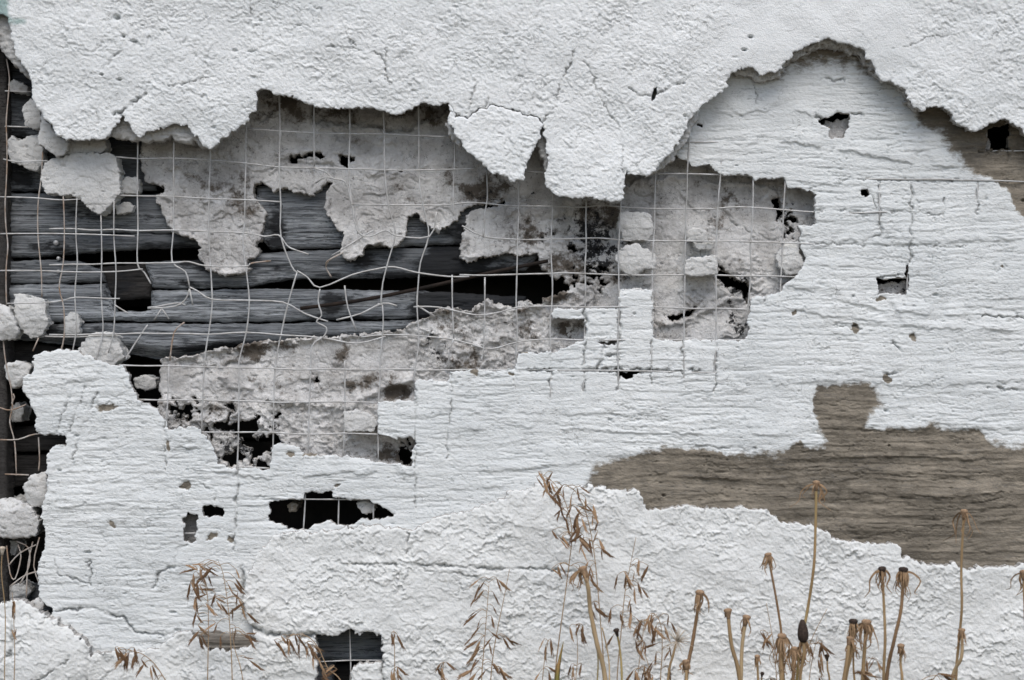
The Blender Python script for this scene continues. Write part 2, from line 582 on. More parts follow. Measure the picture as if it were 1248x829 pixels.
def tube_geo(path, radii, sides=6, V=None, F=None, flat=1.0):
    V = [] if V is None else V
    F = [] if F is None else F
    n = len(path)
    base = len(V)
    up = Vector((0, -1, 0.01))
    for i in range(n):
        t = (path[min(i + 1, n - 1)] - path[max(i - 1, 0)])
        t = t.normalized() if t.length > 1e-9 else Vector((0, 0, 1))
        a = t.cross(up)
        a = a.normalized() if a.length > 1e-4 else Vector((1, 0, 0))
        b = a.cross(t).normalized()
        r = radii[i] if hasattr(radii, '__len__') else radii
        for s in range(sides):
            th = 2 * math.pi * s / sides
            V.append(path[i] + a * (r * math.cos(th)) + b * (r * flat * math.sin(th)))
    for i in range(n - 1):
        for s in range(sides):
            s2 = (s + 1) % sides
            F.append((base + i * sides + s, base + i * sides + s2, base + (i + 1) * sides + s2, base + (i + 1) * sides + s))
    for e, rev in ((0, True), (n - 1, False)):
        ring = [base + e * sides + s for s in range(sides)]
        if rev:
            ring = ring[::-1]
        if sides == 6:
            F.append((ring[0], ring[1], ring[2], ring[3])); F.append((ring[0], ring[3], ring[4], ring[5]))
        elif sides == 4:
            F.append(tuple(ring))
        elif sides == 8:
            F += [(ring[0], ring[1], ring[2], ring[3]), (ring[0], ring[3], ring[4], ring[7]), (ring[4], ring[5], ring[6], ring[7])]
    return V, F


def geo_obj(name, V, F, mat, parent=None, origin=None):
    return mesh_np(name, [tuple(v) for v in V], F, [mat], parent, origin=origin)


# ------------------------------------------------------------------ outlines traced from the wall
STUCCO = [(-1400, -900), (2700, -900), (2700, 120), (1900, 60), (1500, 190), (1330, 150), (1275, 185), (1248, 161),
          (1236, 151), (1221, 146), (1206, 151), (1197, 158), (1185, 160), (1173, 154), (1160.5, 142), (1151, 131), (1136, 129),
          (1124, 134), (1115, 129.5), (1105, 117.5), (1103, 110), (1088, 101), (1073, 98), (1068.5, 90), (1064, 78), (1055, 66),
          (1049, 59), (1040, 56), (1025, 53), (1013, 48), (998, 50), (983, 56), (970, 63), (955, 75), (952, 84), (940, 89),
          (925, 92), (922, 86), (916, 81), (904, 83), (895, 89), (888, 93), (888, 105), (880, 110), (860, 127), (842, 142.5),
          (837, 158), (824, 178), (810, 195), (797, 208), (787, 215), (773, 212), (760, 211), (759.6, 228.6), (758, 242),
          (753, 247), (719, 242), (689, 240.5), (675, 237), (667, 228.6), (665, 215), (667, 191.5), (665, 168.5), (662, 150),
          (655, 141.5), (638, 139), (621, 133), (601, 128), (584, 132), (570, 144), (556, 140), (548, 126), (536, 129), (516, 127),
          (503, 131), (484, 140), (472, 137), (462, 133), (435, 131), (418, 132), (384, 131), (361, 120), (337, 115), (320, 109),
          (313.5, 112), (312, 136), (300, 148), (287, 159), (270, 170), (255, 182), (243, 172), (233, 159), (215, 150), (203, 154),
          (189, 159), (169, 167), (158, 152), (149, 139), (146, 146), (135, 162), (128, 169), (100, 171), (81, 171), (71, 165),
          (57, 148), (48, 135), (42, 125), (38, 115), (38, 95), (30, 85), (22, 70), (14, 50), (13, 35), (9, 22), (-6, 17),
          (-40, 50), (-62, 110), (-90, 200), (-200, 240), (-600, 170), (-1400, 210)]
FLAP = [(548, 126), (556, 141), (570, 145), (584.5, 133), (601, 129), (621, 134), (638, 140), (655, 142.5), (662, 150), (660, 164.5),
        (651.5, 181), (641, 198), (641, 218.5), (626, 222), (601, 212), (584, 198), (564, 178), (555, 164), (546, 148)]
UNDER = [
    [(128, 165), (135, 145), (160, 130), (200, 130), (245, 140), (262, 178), (255, 182), (246, 179), (236, 174), (220, 172), (206, 167), (193, 172),
     (170, 172), (149, 170), (133, 166)],
    [(-6, 10), (30, 10), (40, 60), (40, 100), (30, 92), (24, 86), (12, 74), (0, 60), (-8, 40)],
    [(541, 149), (556, 150), (566, 170), (560, 178), (549, 167), (543, 156)],
    [(640, 150), (668, 150), (672, 232), (664, 205), (656, 180), (652, 172)],
    [(787, 213), (800, 180), (842, 120), (856, 124), (851, 142), (840, 168), (822, 192), (806, 205), (795, 214)],
    [(890, 80), (955, 65), (960, 78), (953, 92), (940, 98), (926, 101), (918, 96), (912, 90), (898, 92)],
    [(955, 60), (1000, 40), (1050, 45), (1072, 85), (1070, 96), (1058, 82), (1046, 66), (1020, 60), (1000, 57), (975, 68), (958, 82)],
    [(1088, 90), (1110, 95), (1124, 132), (1116, 136), (1105, 124), (1100, 112)],
]
OPENING = [(-62, 30), (-30, 5), (8, 5), (30, 55), (60, 120), (100, 140), (140, 130), (200, 130), (250, 140), (290, 110), (310, 85),
           (345, 88), (380, 100), (450, 105), (520, 98), (560, 105), (600, 150), (640, 165), (660, 130), (690, 190), (740, 205),
           (765, 185), (796, 206), (808, 196), (824, 191), (838, 195), (845, 203), (865, 201), (875, 210), (878.5, 213.5),
           (917, 214), (919, 220), (943, 217), (956, 218.5), (959, 228.6), (976, 230), (994, 236), (994, 274), (980, 275), (973, 276),
           (976, 289), (975, 296), (981, 313), (976, 330), (956, 347), (951, 357), (915, 362), (913, 375), (912, 405), (907, 415),
           (873, 415), (795.5, 414.5), (795, 353), (755, 352), (754, 375), (713, 377), (674, 375), (673, 388), (704, 389),
           (712.6, 391), (712, 413), (694, 422), (672, 431), (640, 429), (629, 435), (629, 450.6), (547, 452), (547, 464),
           (506, 462.5), (504, 489.5), (462, 489.5), (461, 530), (484, 535), (502.5, 532), (509, 537), (503, 548), (501.5, 567),
           (484, 566.6), (452.5, 562), (433, 558), (414, 556), (373.5, 553.6), (365, 545), (343.5, 541), (332.6, 544),
           (328.5, 574), (311, 570), (289, 571), (267, 567), (256, 537), (245, 526), (238.6, 521), (221, 520), (204.5, 525),
           (202, 510), (189, 497), (169, 486.6), (160.5, 473), (157, 456), (148.6, 446), (125, 443), (111.5, 434), (94.6, 429),
           (74, 426), (54, 429), (40.5, 432.6), (37, 456), (28.7, 460), (28.7, 476.5), (37, 493), (42, 501), (44, 528),
           (69.5, 530.5), (80, 530.5), (80, 541), (63, 545), (57, 556), (55, 577), (57, 602), (50.5, 623), (55, 661),
           (50.5, 674), (46, 690.5), (48, 728), (63, 745), (50, 775), (-62, 790)]
HOLES = [
    [(329, 611), (343.5, 609), (371, 607.5), (371, 600), (406, 600), (406, 607.5), (448, 609), (455, 613.5), (469, 619),
     (481, 628.5), (463, 634), (439, 632.6), (431, 639), (417, 641), (398, 635), (376, 643.5), (368, 647.6), (346, 641), (329, 635)],
    [(229, 624), (240.5, 626), (239, 660), (223.6, 660), (222, 646), (225, 641), (221, 632.6), (227.7, 629)],
    [(247.6, 617.6), (259, 615.4), (272, 618.4), (271, 630.4), (247, 628.5)],
    [(1069, 339.5), (1103, 338), (1105, 322), (1108, 322), (1106, 359), (1096, 359), (1080, 356), (1070, 359)],
    [(998, 145.5), (1010, 143), (1022, 137), (1035, 140), (1035, 154), (1025, 169), (1011, 167), (1013, 154), (1001, 152)],
    [(1048, 231.5), (1058, 230), (1061, 237), (1055, 240), (1050, 237)],
    [(1203, 157), (1231, 150), (1231, 182), (1203, 182)],
    [(748, 452), (783, 453), (775, 457), (765, 461), (754, 458)],
    [(848, 149.5), (858, 150), (857, 154), (849, 153)],
    [(726, 416), (753, 417), (752, 421), (738, 420)],
]
LOWER = [(-1400, 700), (-200, 760), (-62, 735), (-20, 745), (2, 735), (12.6, 732), (30, 732), (55, 749.5), (84, 766), (105, 783), (112, 802), (125, 794),
         (150, 797), (196, 790), (202, 781), (223, 770.5), (238, 773), (244, 783), (258, 793), (285, 791), (305, 788), (313, 780), (307, 764),
         (299.5, 747), (297, 732), (301, 700), (310, 680), (318, 668), (335.5, 653), (353, 647), (373, 648.6), (402, 647), (445, 641.5),
         (488, 643), (500, 648), (518, 638), (540, 628), (572.5, 625), (579, 618), (616, 609), (621, 599), (647, 594), (680, 591),
         (709, 592.5), (748, 596), (780, 599), (787, 618), (789, 623), (806, 623), (834, 616), (861, 620), (902, 618),
         (936.6, 625), (957, 637), (988, 640.6), (1005, 646), (1022, 658), (1053, 663), (1094, 664.6), (1101, 678), (1129, 687),
         (1163, 688.6), (1177, 694), (1211, 692), (1248, 688.6), (1400, 670), (1800, 720), (2700, 660), (2700, 1100), (-1400, 1100)]
LHOLE = [(383, 775), (413, 775), (428, 767), (441, 772), (466, 771), (467, 807), (460, 806), (450, 809), (437, 809), (428, 818),
         (427, 845), (388, 845), (385, 805)]
BARE1 = [(716, 592), (724, 578), (720, 565), (760, 560), (790, 548), (830, 545), (860, 550), (900, 553), (950, 550),
         (960, 550), (969, 537.5), (976, 535.7), (985, 546.5), (1003, 546.5), (1005, 535.7), (994, 519), (992, 497.7), (996, 469),
         (1032, 467), (1065, 469), (1068.5, 487), (1074, 492), (1061, 505), (1054, 521), (1068.5, 523), (1134, 519), (1163, 523),
         (1191.5, 525), (1210, 537.5), (1231, 542), (1248, 543), (1330, 550), (1420, 600), (1420, 760), (800, 700), (730, 640)]
BARE2 = [(1118, 140), (1121, 154), (1136, 160), (1148, 161), (1154, 175), (1153, 184), (1167, 190), (1173, 199), (1188, 211),
         (1200, 217), (1227, 229), (1231, 244), (1239, 259), (1252, 266), (1330, 260), (1360, 150), (1240, 90), (1118, 100)]
BARE3 = [(950, 92), (965, 84), (1000, 78), (1035, 80), (1060, 90), (1078, 104), (1080, 60), (1040, 20), (960, 20), (930, 70)]
CHIPS = [(130, 497, 14, 5), (138, 637, 6, 4), (205, 543, 4, 7), (225, 592, 6, 5), (578, 454, 7, 4), (258, 655, 6, 4), (1043, 401, 5, 5),
         (1112, 411, 5, 4), (968, 383, 3, 3), (1083, 462, 5, 5), (1075, 365, 6, 3), (355, 553, 7, 3), (380, 554, 8, 3), (637, 430, 7, 2),
         (283, 657, 5, 4), (412, 591, 3, 3), (1010, 152, 5, 3), (1222, 323, 3, 3), (622, 458, 4, 2)]

# ------------------------------------------------------------------ setting
gx_ = axis(-400, 1700, 60, -60000, 60000, 1.5, 9000)
gz_ = np.concatenate([np.linspace(-50, 1.2, 60), np.linspace(1.6, 50, 20)])
GXX, GYY = np.meshgrid((gx_ - CX) * S, gz_)
gh = 0.012 * fbm(GXX * 4, GYY * 4, 4, 60) * np.exp(-np.abs(GYY) / 6)
gi = np.arange(GXX.size).reshape(GXX.shape)
gF = np.stack([gi[:-1, :-1].ravel(), gi[:-1, 1:].ravel(), gi[1:, 1:].ravel(), gi[1:, :-1].ravel()], -1)
ground = mesh_np('ground', np.stack([GXX.ravel(), GYY.ravel(), gh.ravel()], -1), gF, [M['soil']])
tag(ground, 'bare brown soil at the foot of the wall', 'ground', kind='structure')

wall = empty('plaster_wall', (0, 0.02, 0), 'crumbling white plastered wall with broken stucco, scored render and bare brown patches', 'wall')
timber = empty('timber_wall', (0, 0.08, 0), 'weathered grey plank wall bared where the white plaster has fallen', 'plank wall')

ST = 1.18
FX = axis(-16, 1264, ST, -1300, 2600)
FYall = axis(-14, 843, ST, -800, 1046)


def sub(a, lo, hi):
    return a[(a >= lo) & (a <= hi)]


# --- upper stucco coat
def sdf_stucco(x, y):
    wx, wy = warp(x, y, 2.6, 13, 21)
    wx, wy = warp(wx, wy, 1.1, 4.5, 25)
    return np.minimum(sdf_poly(STUCCO, wx, wy), -sdf_local([(793.5, 124), (794.5, 116), (797, 108), (800.5, 106), (800.5, 114), (798, 121)], x, y, 40))


CRACKS = [([(663, 149), (677, 131), (680, 114), (685, 97), (695, 80), (699, 62)], 0.9, 4.0),
          ([(712, 76), (724, 93.5), (729, 117), (746, 141), (756, 161), (758, 190), (759, 214)], 0.7, 2.4),
          ([(766, 107), (783, 119), (795, 118)], 0.9, 4), ([(799, 116), (820, 105), (834, 100)], 0.9, 4),
          ([(139, 140), (150, 135), (162, 125), (176, 115)], 1.6, 7), ([(595, 120), (590, 132)], 1.0, 5),
          ([(634, 93), (642, 104)], 1.0, 4), ([(395, 60), (410, 55), (430, 60), (455, 62), (465, 70), (475, 105)], 0.8, 3), ([(415, 25), (425, 45), (432, 57)], 0.8, 3), ([(380, 5), (392, 14)], 0.9, 3), ([(490, 18), (489, 45)], 0.7, 2.5), ([(570, 144), (575, 118), (583, 100)], 0.7, 2.5), ([(1100, 60), (1130, 45), (1165, 42)], 0.6, 2), ([(128, 82), (138, 70), (147, 62)], 1.0, 4), ([(205, 105), (235, 100), (255, 93)], 0.7, 3),
          ([(304, 30), (306, 5), (303, -20)], 0.7, 3), ([(118, 150), (120, 135)], 0.8, 3), ([(468, 98), (470, 60)], 0.6, 2.5)]
NICKS = [(142, 21, 4, 3), (150, 44, 2, 2), (163, 50, 4, 1.5), (145, 97, 3, 1.2), (915, 45, 3, 1.5), (907, 61, 3, 1.5), (124, 91, 2, 1.2)]


def rough_stucco(x, y):
    sm = sstep(0, 60, sdf_local([(880, -40), (1010, -60), (1130, 20), (1100, 110), (1060, 70), (960, 70), (900, 100), (860, 60)], x, y, 60) + 30)
    a = 1 - 0.72 * sm
    wx, wy = warp(x, y, 5, 22, 31)
    u = wx * 0.94 + wy * 0.34; v = -wx * 0.34 + wy * 0.94
    patch = sstep(-0.5, 0.5, fbm(x / 60, y / 45, 2, 47))
    u, v = warp(u, v, 2.5, 7, 36)
    v1, _ = scales(u / 11, v / 8.5, 3)
    v2, _ = scales(u / 5.6 + 20, v / 4.6, 4)
    r = (0.25 + 0.95 * patch) * v1 + (0.55 + 0.85 * patch) * v2
    r = r + 0.4 * ridged(u / 24, v / 18, 2, 40) + fbm(x / 3.6, y / 3.2, 2, 45) * 0.55
    r = r - 2.4 * pits(x, y, 13, 0.8, 0.35, 48) * (0.1 + patch)
    r = r - 5 * pits(x + 7, y + 3, 60, 1.3, 0.22, 49)
    return a * r + 2.2 * fbm(x / 95, y / 95, 3, 50) + 0.7 * fbm(x / 35, y / 35, 2, 52)


def crack_depth(x, y, lst, seed=70):
    wx, wy = warp(x, y, 3.0, 11, seed)
    g = 0
    for pts, w, d in lst:
        dl = dist_line(pts, wx, wy)
        g = g + d * np.exp(-(dl / w) ** 2) * (0.25 + 0.75 * sstep(-0.3, 0.2, perlin(x / 17, y / 17, seed + 3)))
    return g


def h_stucco(x, y, sd):
    h = rough_stucco(x, y)
    h = h - crack_depth(x, y, CRACKS)
    for cx, cy, rx, ry in NICKS:
        h = h - 10 * np.exp(-(((x - cx) / rx) ** 2 + ((y - cy) / ry) ** 2) ** 2)
    h = h - 0.8 * np.exp(-sd / 1.0)
    # the hanging tongue beside the loose flap leans outwards
    h = h + 7 * sstep(150, 245, y) * sstep(655, 690, x) * (1 - sstep(752, 800, x))
    return h


def shade_grime(lst, seed, k=0.9):  # painted crack shade and dirt, following the crack lines
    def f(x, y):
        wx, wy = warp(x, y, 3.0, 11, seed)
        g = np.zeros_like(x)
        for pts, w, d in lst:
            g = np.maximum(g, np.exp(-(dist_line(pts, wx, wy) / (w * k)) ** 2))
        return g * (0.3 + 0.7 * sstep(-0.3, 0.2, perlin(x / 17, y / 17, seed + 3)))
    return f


attr_bare0 = {'shade_grime': shade_grime(CRACKS, 70), 'bare': lambda x, y: np.zeros_like(x),
              'moss_stain_shade': lambda x, y: 1.6 * np.exp(-((x + 2) / 12) ** 2 - ((y - 12) / 22) ** 2) + 0.8 * np.exp(-((x - 22) / 14) ** 2 - ((y - 26) / 6) ** 2)
              + 0.28 * np.exp(-((x - 640) / 150) ** 2 - ((y - 2) / 9) ** 2)}
layer('upper_stucco_coat', FX, sub(FYall, -800, 262), sdf_stucco, h_stucco, -31, 0, [M['stucco'], M['edge']], wall, attr_bare0,
      rings=6, side=1.7, under=3.5)


# --- the loose flap, its own piece
def sdf_flap(x, y):
    wx, wy = warp(x, y, 2.6, 13, 21)
    wx, wy = warp(wx, wy, 1.1, 4.5, 25)
    return sdf_poly(FLAP, wx, wy)


layer('loose_stucco_flap', np.arange(535, 675, ST), np.arange(118, 232, ST), sdf_flap,
      lambda x, y, sd: rough_stucco(x, y) - 1.4 * np.exp(-sd / 1.2) + (y - 135) * 0.085 + (625 - x) * 0.02,
      -32, -8, [M['stucco'], M['edge']], wall, attr_bare0, rings=5, side=1.6, under=3.5)


# --- the undercoat that shows below the finish coat
def sdf_under(x, y):
    wx, wy = warp(x, y, 3.0, 12, 33)
    s = None
    for p in UNDER:
        t = sdf_local(p, wx, wy, 20)
        s = t if s is None else np.maximum(s, t)
    return s


layer('stucco_undercoat', np.arange(-24, 1140, ST), np.arange(-6, 240, ST), sdf_under,
      lambda x, y, sd: ridged(x / 22, y / 8, 3, 81) * 1.6 + fbm(x / 5, y / 5, 2, 83) * 0.9 - 4 * np.exp(-sd / 3) + 3 * fbm(x / 40, y / 40, 2, 84),
      -15, 4, [M['chunk'], M['edge']], wall, {'bare': lambda x, y: 0.12 + 0.35 * sstep(880, 960, x) + 0 * x, 'moss_stain_shade': lambda x, y: 0 * x},
      rings=3, side=1.4)


# --- scored render coat
def sdf_render(x, y):
    wx, wy = warp(x, y, 2.3, 12, 91)
    wx, wy = warp(wx, wy, 1.0, 4, 97)
    s = -sdf_poly(OPENING, wx, wy)
    for p in HOLES:
        s = np.minimum(s, -sdf_local(p, wx, wy, 60))
    s = np.minimum(s, -sdf_local(LHOLE, wx, wy, 60))
    s = np.minimum(s, 50 - sdf_poly(LOWER, x, y))
    return np.minimum(s, 60 - sdf_poly(STUCCO, x, y))


RCRACKS = [([(187, 715), (194, 700), (212, 690), (215, 672), (226, 664)], 1.3, 5), ([(68, 744), (112, 743), (150, 753), (165, 772), (195, 774), (230, 768)], 1.4, 6),
           ([(103, 685), (110, 684), (110, 715)], 1.0, 4), ([(106, 712), (72, 700), (66, 680)], 0.9, 3), ([(295, 690), (298, 720), (295, 760)], 1.4, 6),
           ([(629, 452), (690, 451), (755, 451), (800, 452), (872, 453)], 1.3, 6), ([(671, 430), (671, 490)], 1.0, 4), ([(713, 416), (712, 480)], 1.0, 5),
           ([(753, 416), (753, 475)], 1.2, 5), ([(833, 416), (833, 470)], 0.9, 4), ([(873, 416), (871, 480)], 1.0, 4),
           ([(736, 420), (733, 440), (726, 452)], 1.6, 7), ([(740, 432), (755, 433)], 1.3, 6), ([(794, 416), (794, 470)], 0.9, 4),
           ([(956, 347), (940, 352), (930, 370)], 1.0, 4), ([(713, 375), (713, 412)], 1.5, 8), ([(755, 378), (755, 414)], 1.2, 5),
           ([(506, 463), (506, 620)], 0.8, 3), ([(547, 452), (552, 475), (546, 520), (545, 560)], 0.9, 3.2), ([(1072, 338), (1104, 335)], 1.0, 4),
           ([(291, 571), (288, 600), (287, 640), (283, 670)], 1.1, 4), ([(1024, 218), (1090, 219), (1180, 219), (1240, 221)], 0.8, 3.0),
           ([(1072, 219), (1072, 290)], 0.9, 3.0), ([(1111, 225), (1112, 245)], 1.6, 6), ([(1112, 240), (1110, 320)], 1.0, 4),
           ([(1191, 219), (1191, 260)], 0.9, 3), ([(960, 253), (1020, 257), (1100, 260), (1150, 262)], 0.8, 3.2), ([(1192, 184), (1248, 184)], 1.1, 5), ([(1230, 184), (1229, 195)], 1.5, 6),
           ([(975, 295), (1020, 298), (1060, 298), (1108, 300), (1180, 300)], 0.7, 2.6), ([(1150, 240), (1151, 270)], 0.8, 3),
           ([(1058, 230), (1070, 260), (1075, 285), (1050, 297)], 0.8, 3), ([(1197, 385), (1250, 387)], 1.2, 5), ([(1088, 418), (1094, 424), (1098, 430)], 1.2, 5),
           ([(1206, 473), (1250, 476)], 1.2, 5), ([(1075, 455), (1098, 455)], 1.2, 5), ([(1005, 395), (1040, 398), (1050, 400)], 0.9, 3),
           ([(995, 140), (1000, 144)], 1.5, 6), ([(1040, 138), (1052, 141)], 1.5, 6), ([(1000, 97), (1030, 98)], 1.2, 4), ([(920, 98), (922, 130)], 0.6, 2.5),
           ([(60, 545), (75, 505), (90, 470)], 1.0, 3), ([(75, 548), (92, 505), (105, 470)], 0.9, 3), ([(88, 560), (100, 520), (118, 480)], 0.9, 3),
           ([(200, 512), (202, 575)], 0.9, 3), ([(220, 595), (240, 590), (262, 600), (262, 612)], 0.9, 3.5), ([(845, 545), (920, 548)], 1.0, 3)]
LEDGES = [  # overlapping strips of scored render; a step down to the next strip below
    ([(900, 180), (960, 175), (1040, 186), (1110, 195), (1180, 205)], 3.0), ([(840, 135), (900, 140), (975, 136), (1000, 146)], 2.5), ([(905, 280), (990, 290), (1080, 296), (1200, 291), (1260, 296)], 2.0),
    ([(950, 345), (1040, 372), (1120, 382), (1180, 385)], 3.0), ([(920, 365), (1000, 385), (1080, 393), (1160, 400), (1260, 402)], 2.5),
    ([(880, 480), (960, 470), (1030, 462), (1120, 470), (1260, 466)], 2.2), ([(560, 520), (660, 524), (760, 530), (900, 526), (980, 530)], 2.2),
    ([(505, 505), (600, 500), (700, 508), (800, 500)], 2.2), ([(440, 580), (540, 574), (640, 570), (720, 562)], 2.2), ([(520, 600), (560, 596), (620, 590)], 2.0),
    ([(60, 470), (130, 462), (180, 480)], 2.0), ([(60, 620), (130, 612), (200, 622)], 2.0), ([(70, 590), (150, 585), (250, 585)], 2.0),
    ([(205, 545), (250, 540)], 3), ([(225, 570), (330, 585), (420, 578), (500, 585)], 2.5), ([(1060, 522), (1140, 518), (1250, 524)], 2.5), ([(990, 560), (1100, 555), (1250, 562)], 3),
    ([(780, 575), (900, 585), (1000, 600), (1120, 606), (1250, 600)], 3), ([(850, 560), (960, 572), (1080, 580), (1250, 582)], 2.5), ([(1010, 640), (1120, 640), (1250, 634)], 2.5),
    ([(960, 620), (1080, 625), (1250, 616)], 2.5), ([(900, 600), (1010, 612), (1100, 612)], 2)]


def bare_mask(x, y):
    wx, wy = warp(x, y, 3.5, 25, 120)
    wx, wy = warp(wx, wy, 1.5, 6, 126)
    ft = 4 + 12 * np.maximum(sstep(-0.1, 0.4, perlin(x / 60, y / 60, 129)), np.exp(-((x - 1075) / 55) ** 2 - ((y - 500) / 30) ** 2))
    b = sstep(-ft, ft, sdf_local(BARE1, wx, wy, 40))
    b = np.maximum(b, sstep(-ft, ft, sdf_local(BARE2, wx, wy, 40)))
    b = np.maximum(b, 0.8 * sstep(-22, 22, sdf_local(BARE3, wx, wy, 40)))
    for cx, cy, rx, ry in CHIPS:
        b = np.maximum(b, 1.25 * np.exp(-(((wx - cx) / rx) ** 2 + ((wy - cy) / ry) ** 2) ** 2))
    return b


def h_render(x, y, sd):
    wy = y + 4.5 * fbm(x / 170, y / 80, 2, 100) + 0.6 * fbm(x / 40, y / 14, 2, 101)
    bm = np.clip(bare_mask(x, y), 0, 1)
    patch = sstep(-0.35, 0.45, fbm(x / 150, y / 70, 3, 106))
    amp = (0.14 + 0.66 * patch) * (0.6 + 0.4 * sstep(150, 330, x)) + 0.2 * bm
    h = 0.5 * fbm(x / 75, wy / 7.5, 2, 103) + bm * 1.7 * fbm(x / 260, wy / 13, 3, 104)
    ux = x + 6 * fbm(x / 14, y / 9, 2, 107)
    v1, _ = scales(ux / 64, wy / 9, 13, 0.5, 0.5)
    v2, _ = scales(ux / 17 + 7, wy / 6.0, 14, 1.3)
    h = h + amp * (1.1 * v1 + 0.42 * v2)
    # straight thin laminations left by the shuttering
    for k, ly in enumerate((3.7, 6.1)):
        n3 = perlin(x / 210 + 11 * k, wy / ly, 190 + k)
        h = h - (0.9 - 0.2 * bm) * np.exp(-(n3 / 0.05) ** 2) * sstep(-0.05, 0.25, perlin(x / 70, y / 22 + 5 * k, 194 + k))
    for k, (lx, ly, ep, dp) in enumerate(((95, 8.5, 0.03, 1.9), (60, 5.0, 0.035, 1.3), (150, 13, 0.022, 2.8), (40, 6.0, 0.03, 1.6))):
        n2 = perlin(x / lx + 31 * k, wy / ly, 110 + k)
        mk = sstep(0.05, 0.3, perlin(x / 45 + 9 * k, y / 14, 114 + k))
        h = h - dp * np.exp(-(n2 / ep) ** 2) * mk * amp
    # fine crazing that wanders off the scoring
    cz = perlin(x / 38 + 5 * fbm(x / 30, y / 30, 2, 143), y / 30, 144)
    h = h - 1.8 * np.exp(-(cz / 0.018) ** 2) * sstep(0.15, 0.4, perlin(x / 40, y / 40, 145))
    h = h - 2.4 * pits(x, y, 21, 0.8, 0.3, 146) - 6 * pits(x, y, 75, 1.4, 0.25, 147)
    lw = wy + 2.5 * perlin(x / 9, y / 9, 131)
    for pts, st in LEDGES:
        p = np.asarray(pts, np.float32)
        m = (x > p[0, 0] - 20) & (x < p[-1, 0] + 20) & (y > p[:, 1].min() - 45) & (y < p[:, 1].max() + 20)
        if m.any():
            ly = np.interp(x[m], p[:, 0], p[:, 1])
            d = lw[m] - ly
            fade = sstep(p[0, 0] - 10, p[0, 0] + 25, x[m]) * (1 - sstep(p[-1, 0] - 25, p[-1, 0] + 10, x[m]))
            fade = fade * sstep(-0.35, 0.1, perlin(x[m] / 30, y[m] / 50, 133))
            h[m] += fade * 0.7 * st * sstep(-30, -1, d) * (1 - sstep(-0.2, 1.6, d))
    h = h + 0.32 * fbm(x / 4.5, y / 3.0, 2, 116) + 1.6 * fbm(x / 110, y / 80, 3, 118)
    # rougher, lumpier on the left block
    lf = 1 - sstep(180, 330, x)
    v3, _ = scales(x / 16, wy / 8, 15)
    h = h + lf * 0.7 * v3
    h = h - crack_depth(x, y, RCRACKS, 135)
    h = h - 1.6 * bm
    h = h - 0.6 * np.exp(-sd / 1.0)
    # chunks near the big opening stand unevenly
    return h


attr_render = {'shade_grime': shade_grime(RCRACKS, 135, 0.8), 'bare': bare_mask, 'moss_stain_shade': lambda x, y: 0 * x}
layer('scored_render_coat', FX, sub(FYall, -40, 1046), sdf_render, h_render, 0, 15, [M['render'], M['edge']], wall, attr_render,
      rings=4, side=1.2, under=0.8)


# --- lower spatter-dash stucco coat
def sdf_lower(x, y):
    wx, wy = warp(x, y, 3.6, 15, 151)
    wx, wy = warp(wx, wy, 1.6, 5, 157)
    return np.minimum(sdf_poly(LOWER, wx, wy), -sdf_local(LHOLE, wx, wy, 80))


LCRACKS = [([(430, 688), (500, 690), (560, 690), (600, 694), (650, 693), (700, 697)], 1.5, 5), ([(497, 648), (497, 675)], 1.2, 5),
           ([(307, 763), (320, 772), (345, 775), (384, 774)], 2.6, 9), ([(467, 808), (468, 850)], 1.8, 8), ([(106, 790), (108, 812), (103, 840)], 1.6, 6),
           ([(0, 750), (14, 760), (18, 785), (10, 800)], 1.5, 6), ([(40, 832), (60, 822), (85, 800)], 1.0, 4), ([(500, 690), (545, 700), (580, 702)], 1.0, 3)]


def h_lower(x, y, sd):
    wx, wy = warp(x, y, 6.5, 17, 161)
    wx, wy = warp(wx, wy, 2.6, 7, 163)
    big = 1 - 0.35 * sstep(700, 1000, x)
    sc = 13.0
    v1, f1 = scales(wx / sc, wy / (sc * 0.85), 8, 1.1)
    v2, f2 = scales(wx / 8.0 + 40, wy / 6.8 + 9, 9, 1.2)
    pt = 0.45 + 0.75 * sstep(-0.45, 0.45, fbm(x / 70, y / 55, 2, 174))
    h = pt * (big * (1.9 * v1 + 1.0 * f1) + (1.15 + 0.5 * (1 - big)) * v2 + 0.9 * f2)
    h = h + 0.4 * fbm(x / 3.6, y / 3.6, 2, 168) + 2.6 * fbm(x / 80, y / 60, 3, 170)
    h = h - crack_depth(x, y, LCRACKS, 172)
    h = h + 6 * sstep(700, 690, y) * 0 - 1.2 * np.exp(-sd / 1.2)
    # the big lump at bottom left stands proud
    h = h + 9 * np.exp(-(((x - 45) / 65) ** 2 + ((y - 800) / 55) ** 2) ** 2)
    return h


layer('lower_stucco_coat', FX, sub(FYall, 570, 1046), sdf_lower, h_lower, -12, 4, [M['lower'], M['edge']], wall,
      {'shade_grime': shade_grime(LCRACKS, 172, 0.8), 'bare': lambda x, y: 0.0 * x, 'moss_stain_shade': lambda x, y: 0 * x}, rings=4, side=1.5)

# --- strip of bare lath under the lower coat
lath = layer('plank', np.arange(226, 324, 1.5), np.arange(768, 802, 1.5),
             lambda x, y: sdf_poly([(234, 772), (262, 770), (300, 774), (318, 778), (316, 788), (280, 794), (242, 790)], *warp(x, y, 2, 9, 180)),
             lambda x, y, sd: 2.2 * fbm(x / 60, y / 4, 3, 181) - 4 * np.exp(-sd / 3), -6, 6, [M['lath']], timber, rings=2)

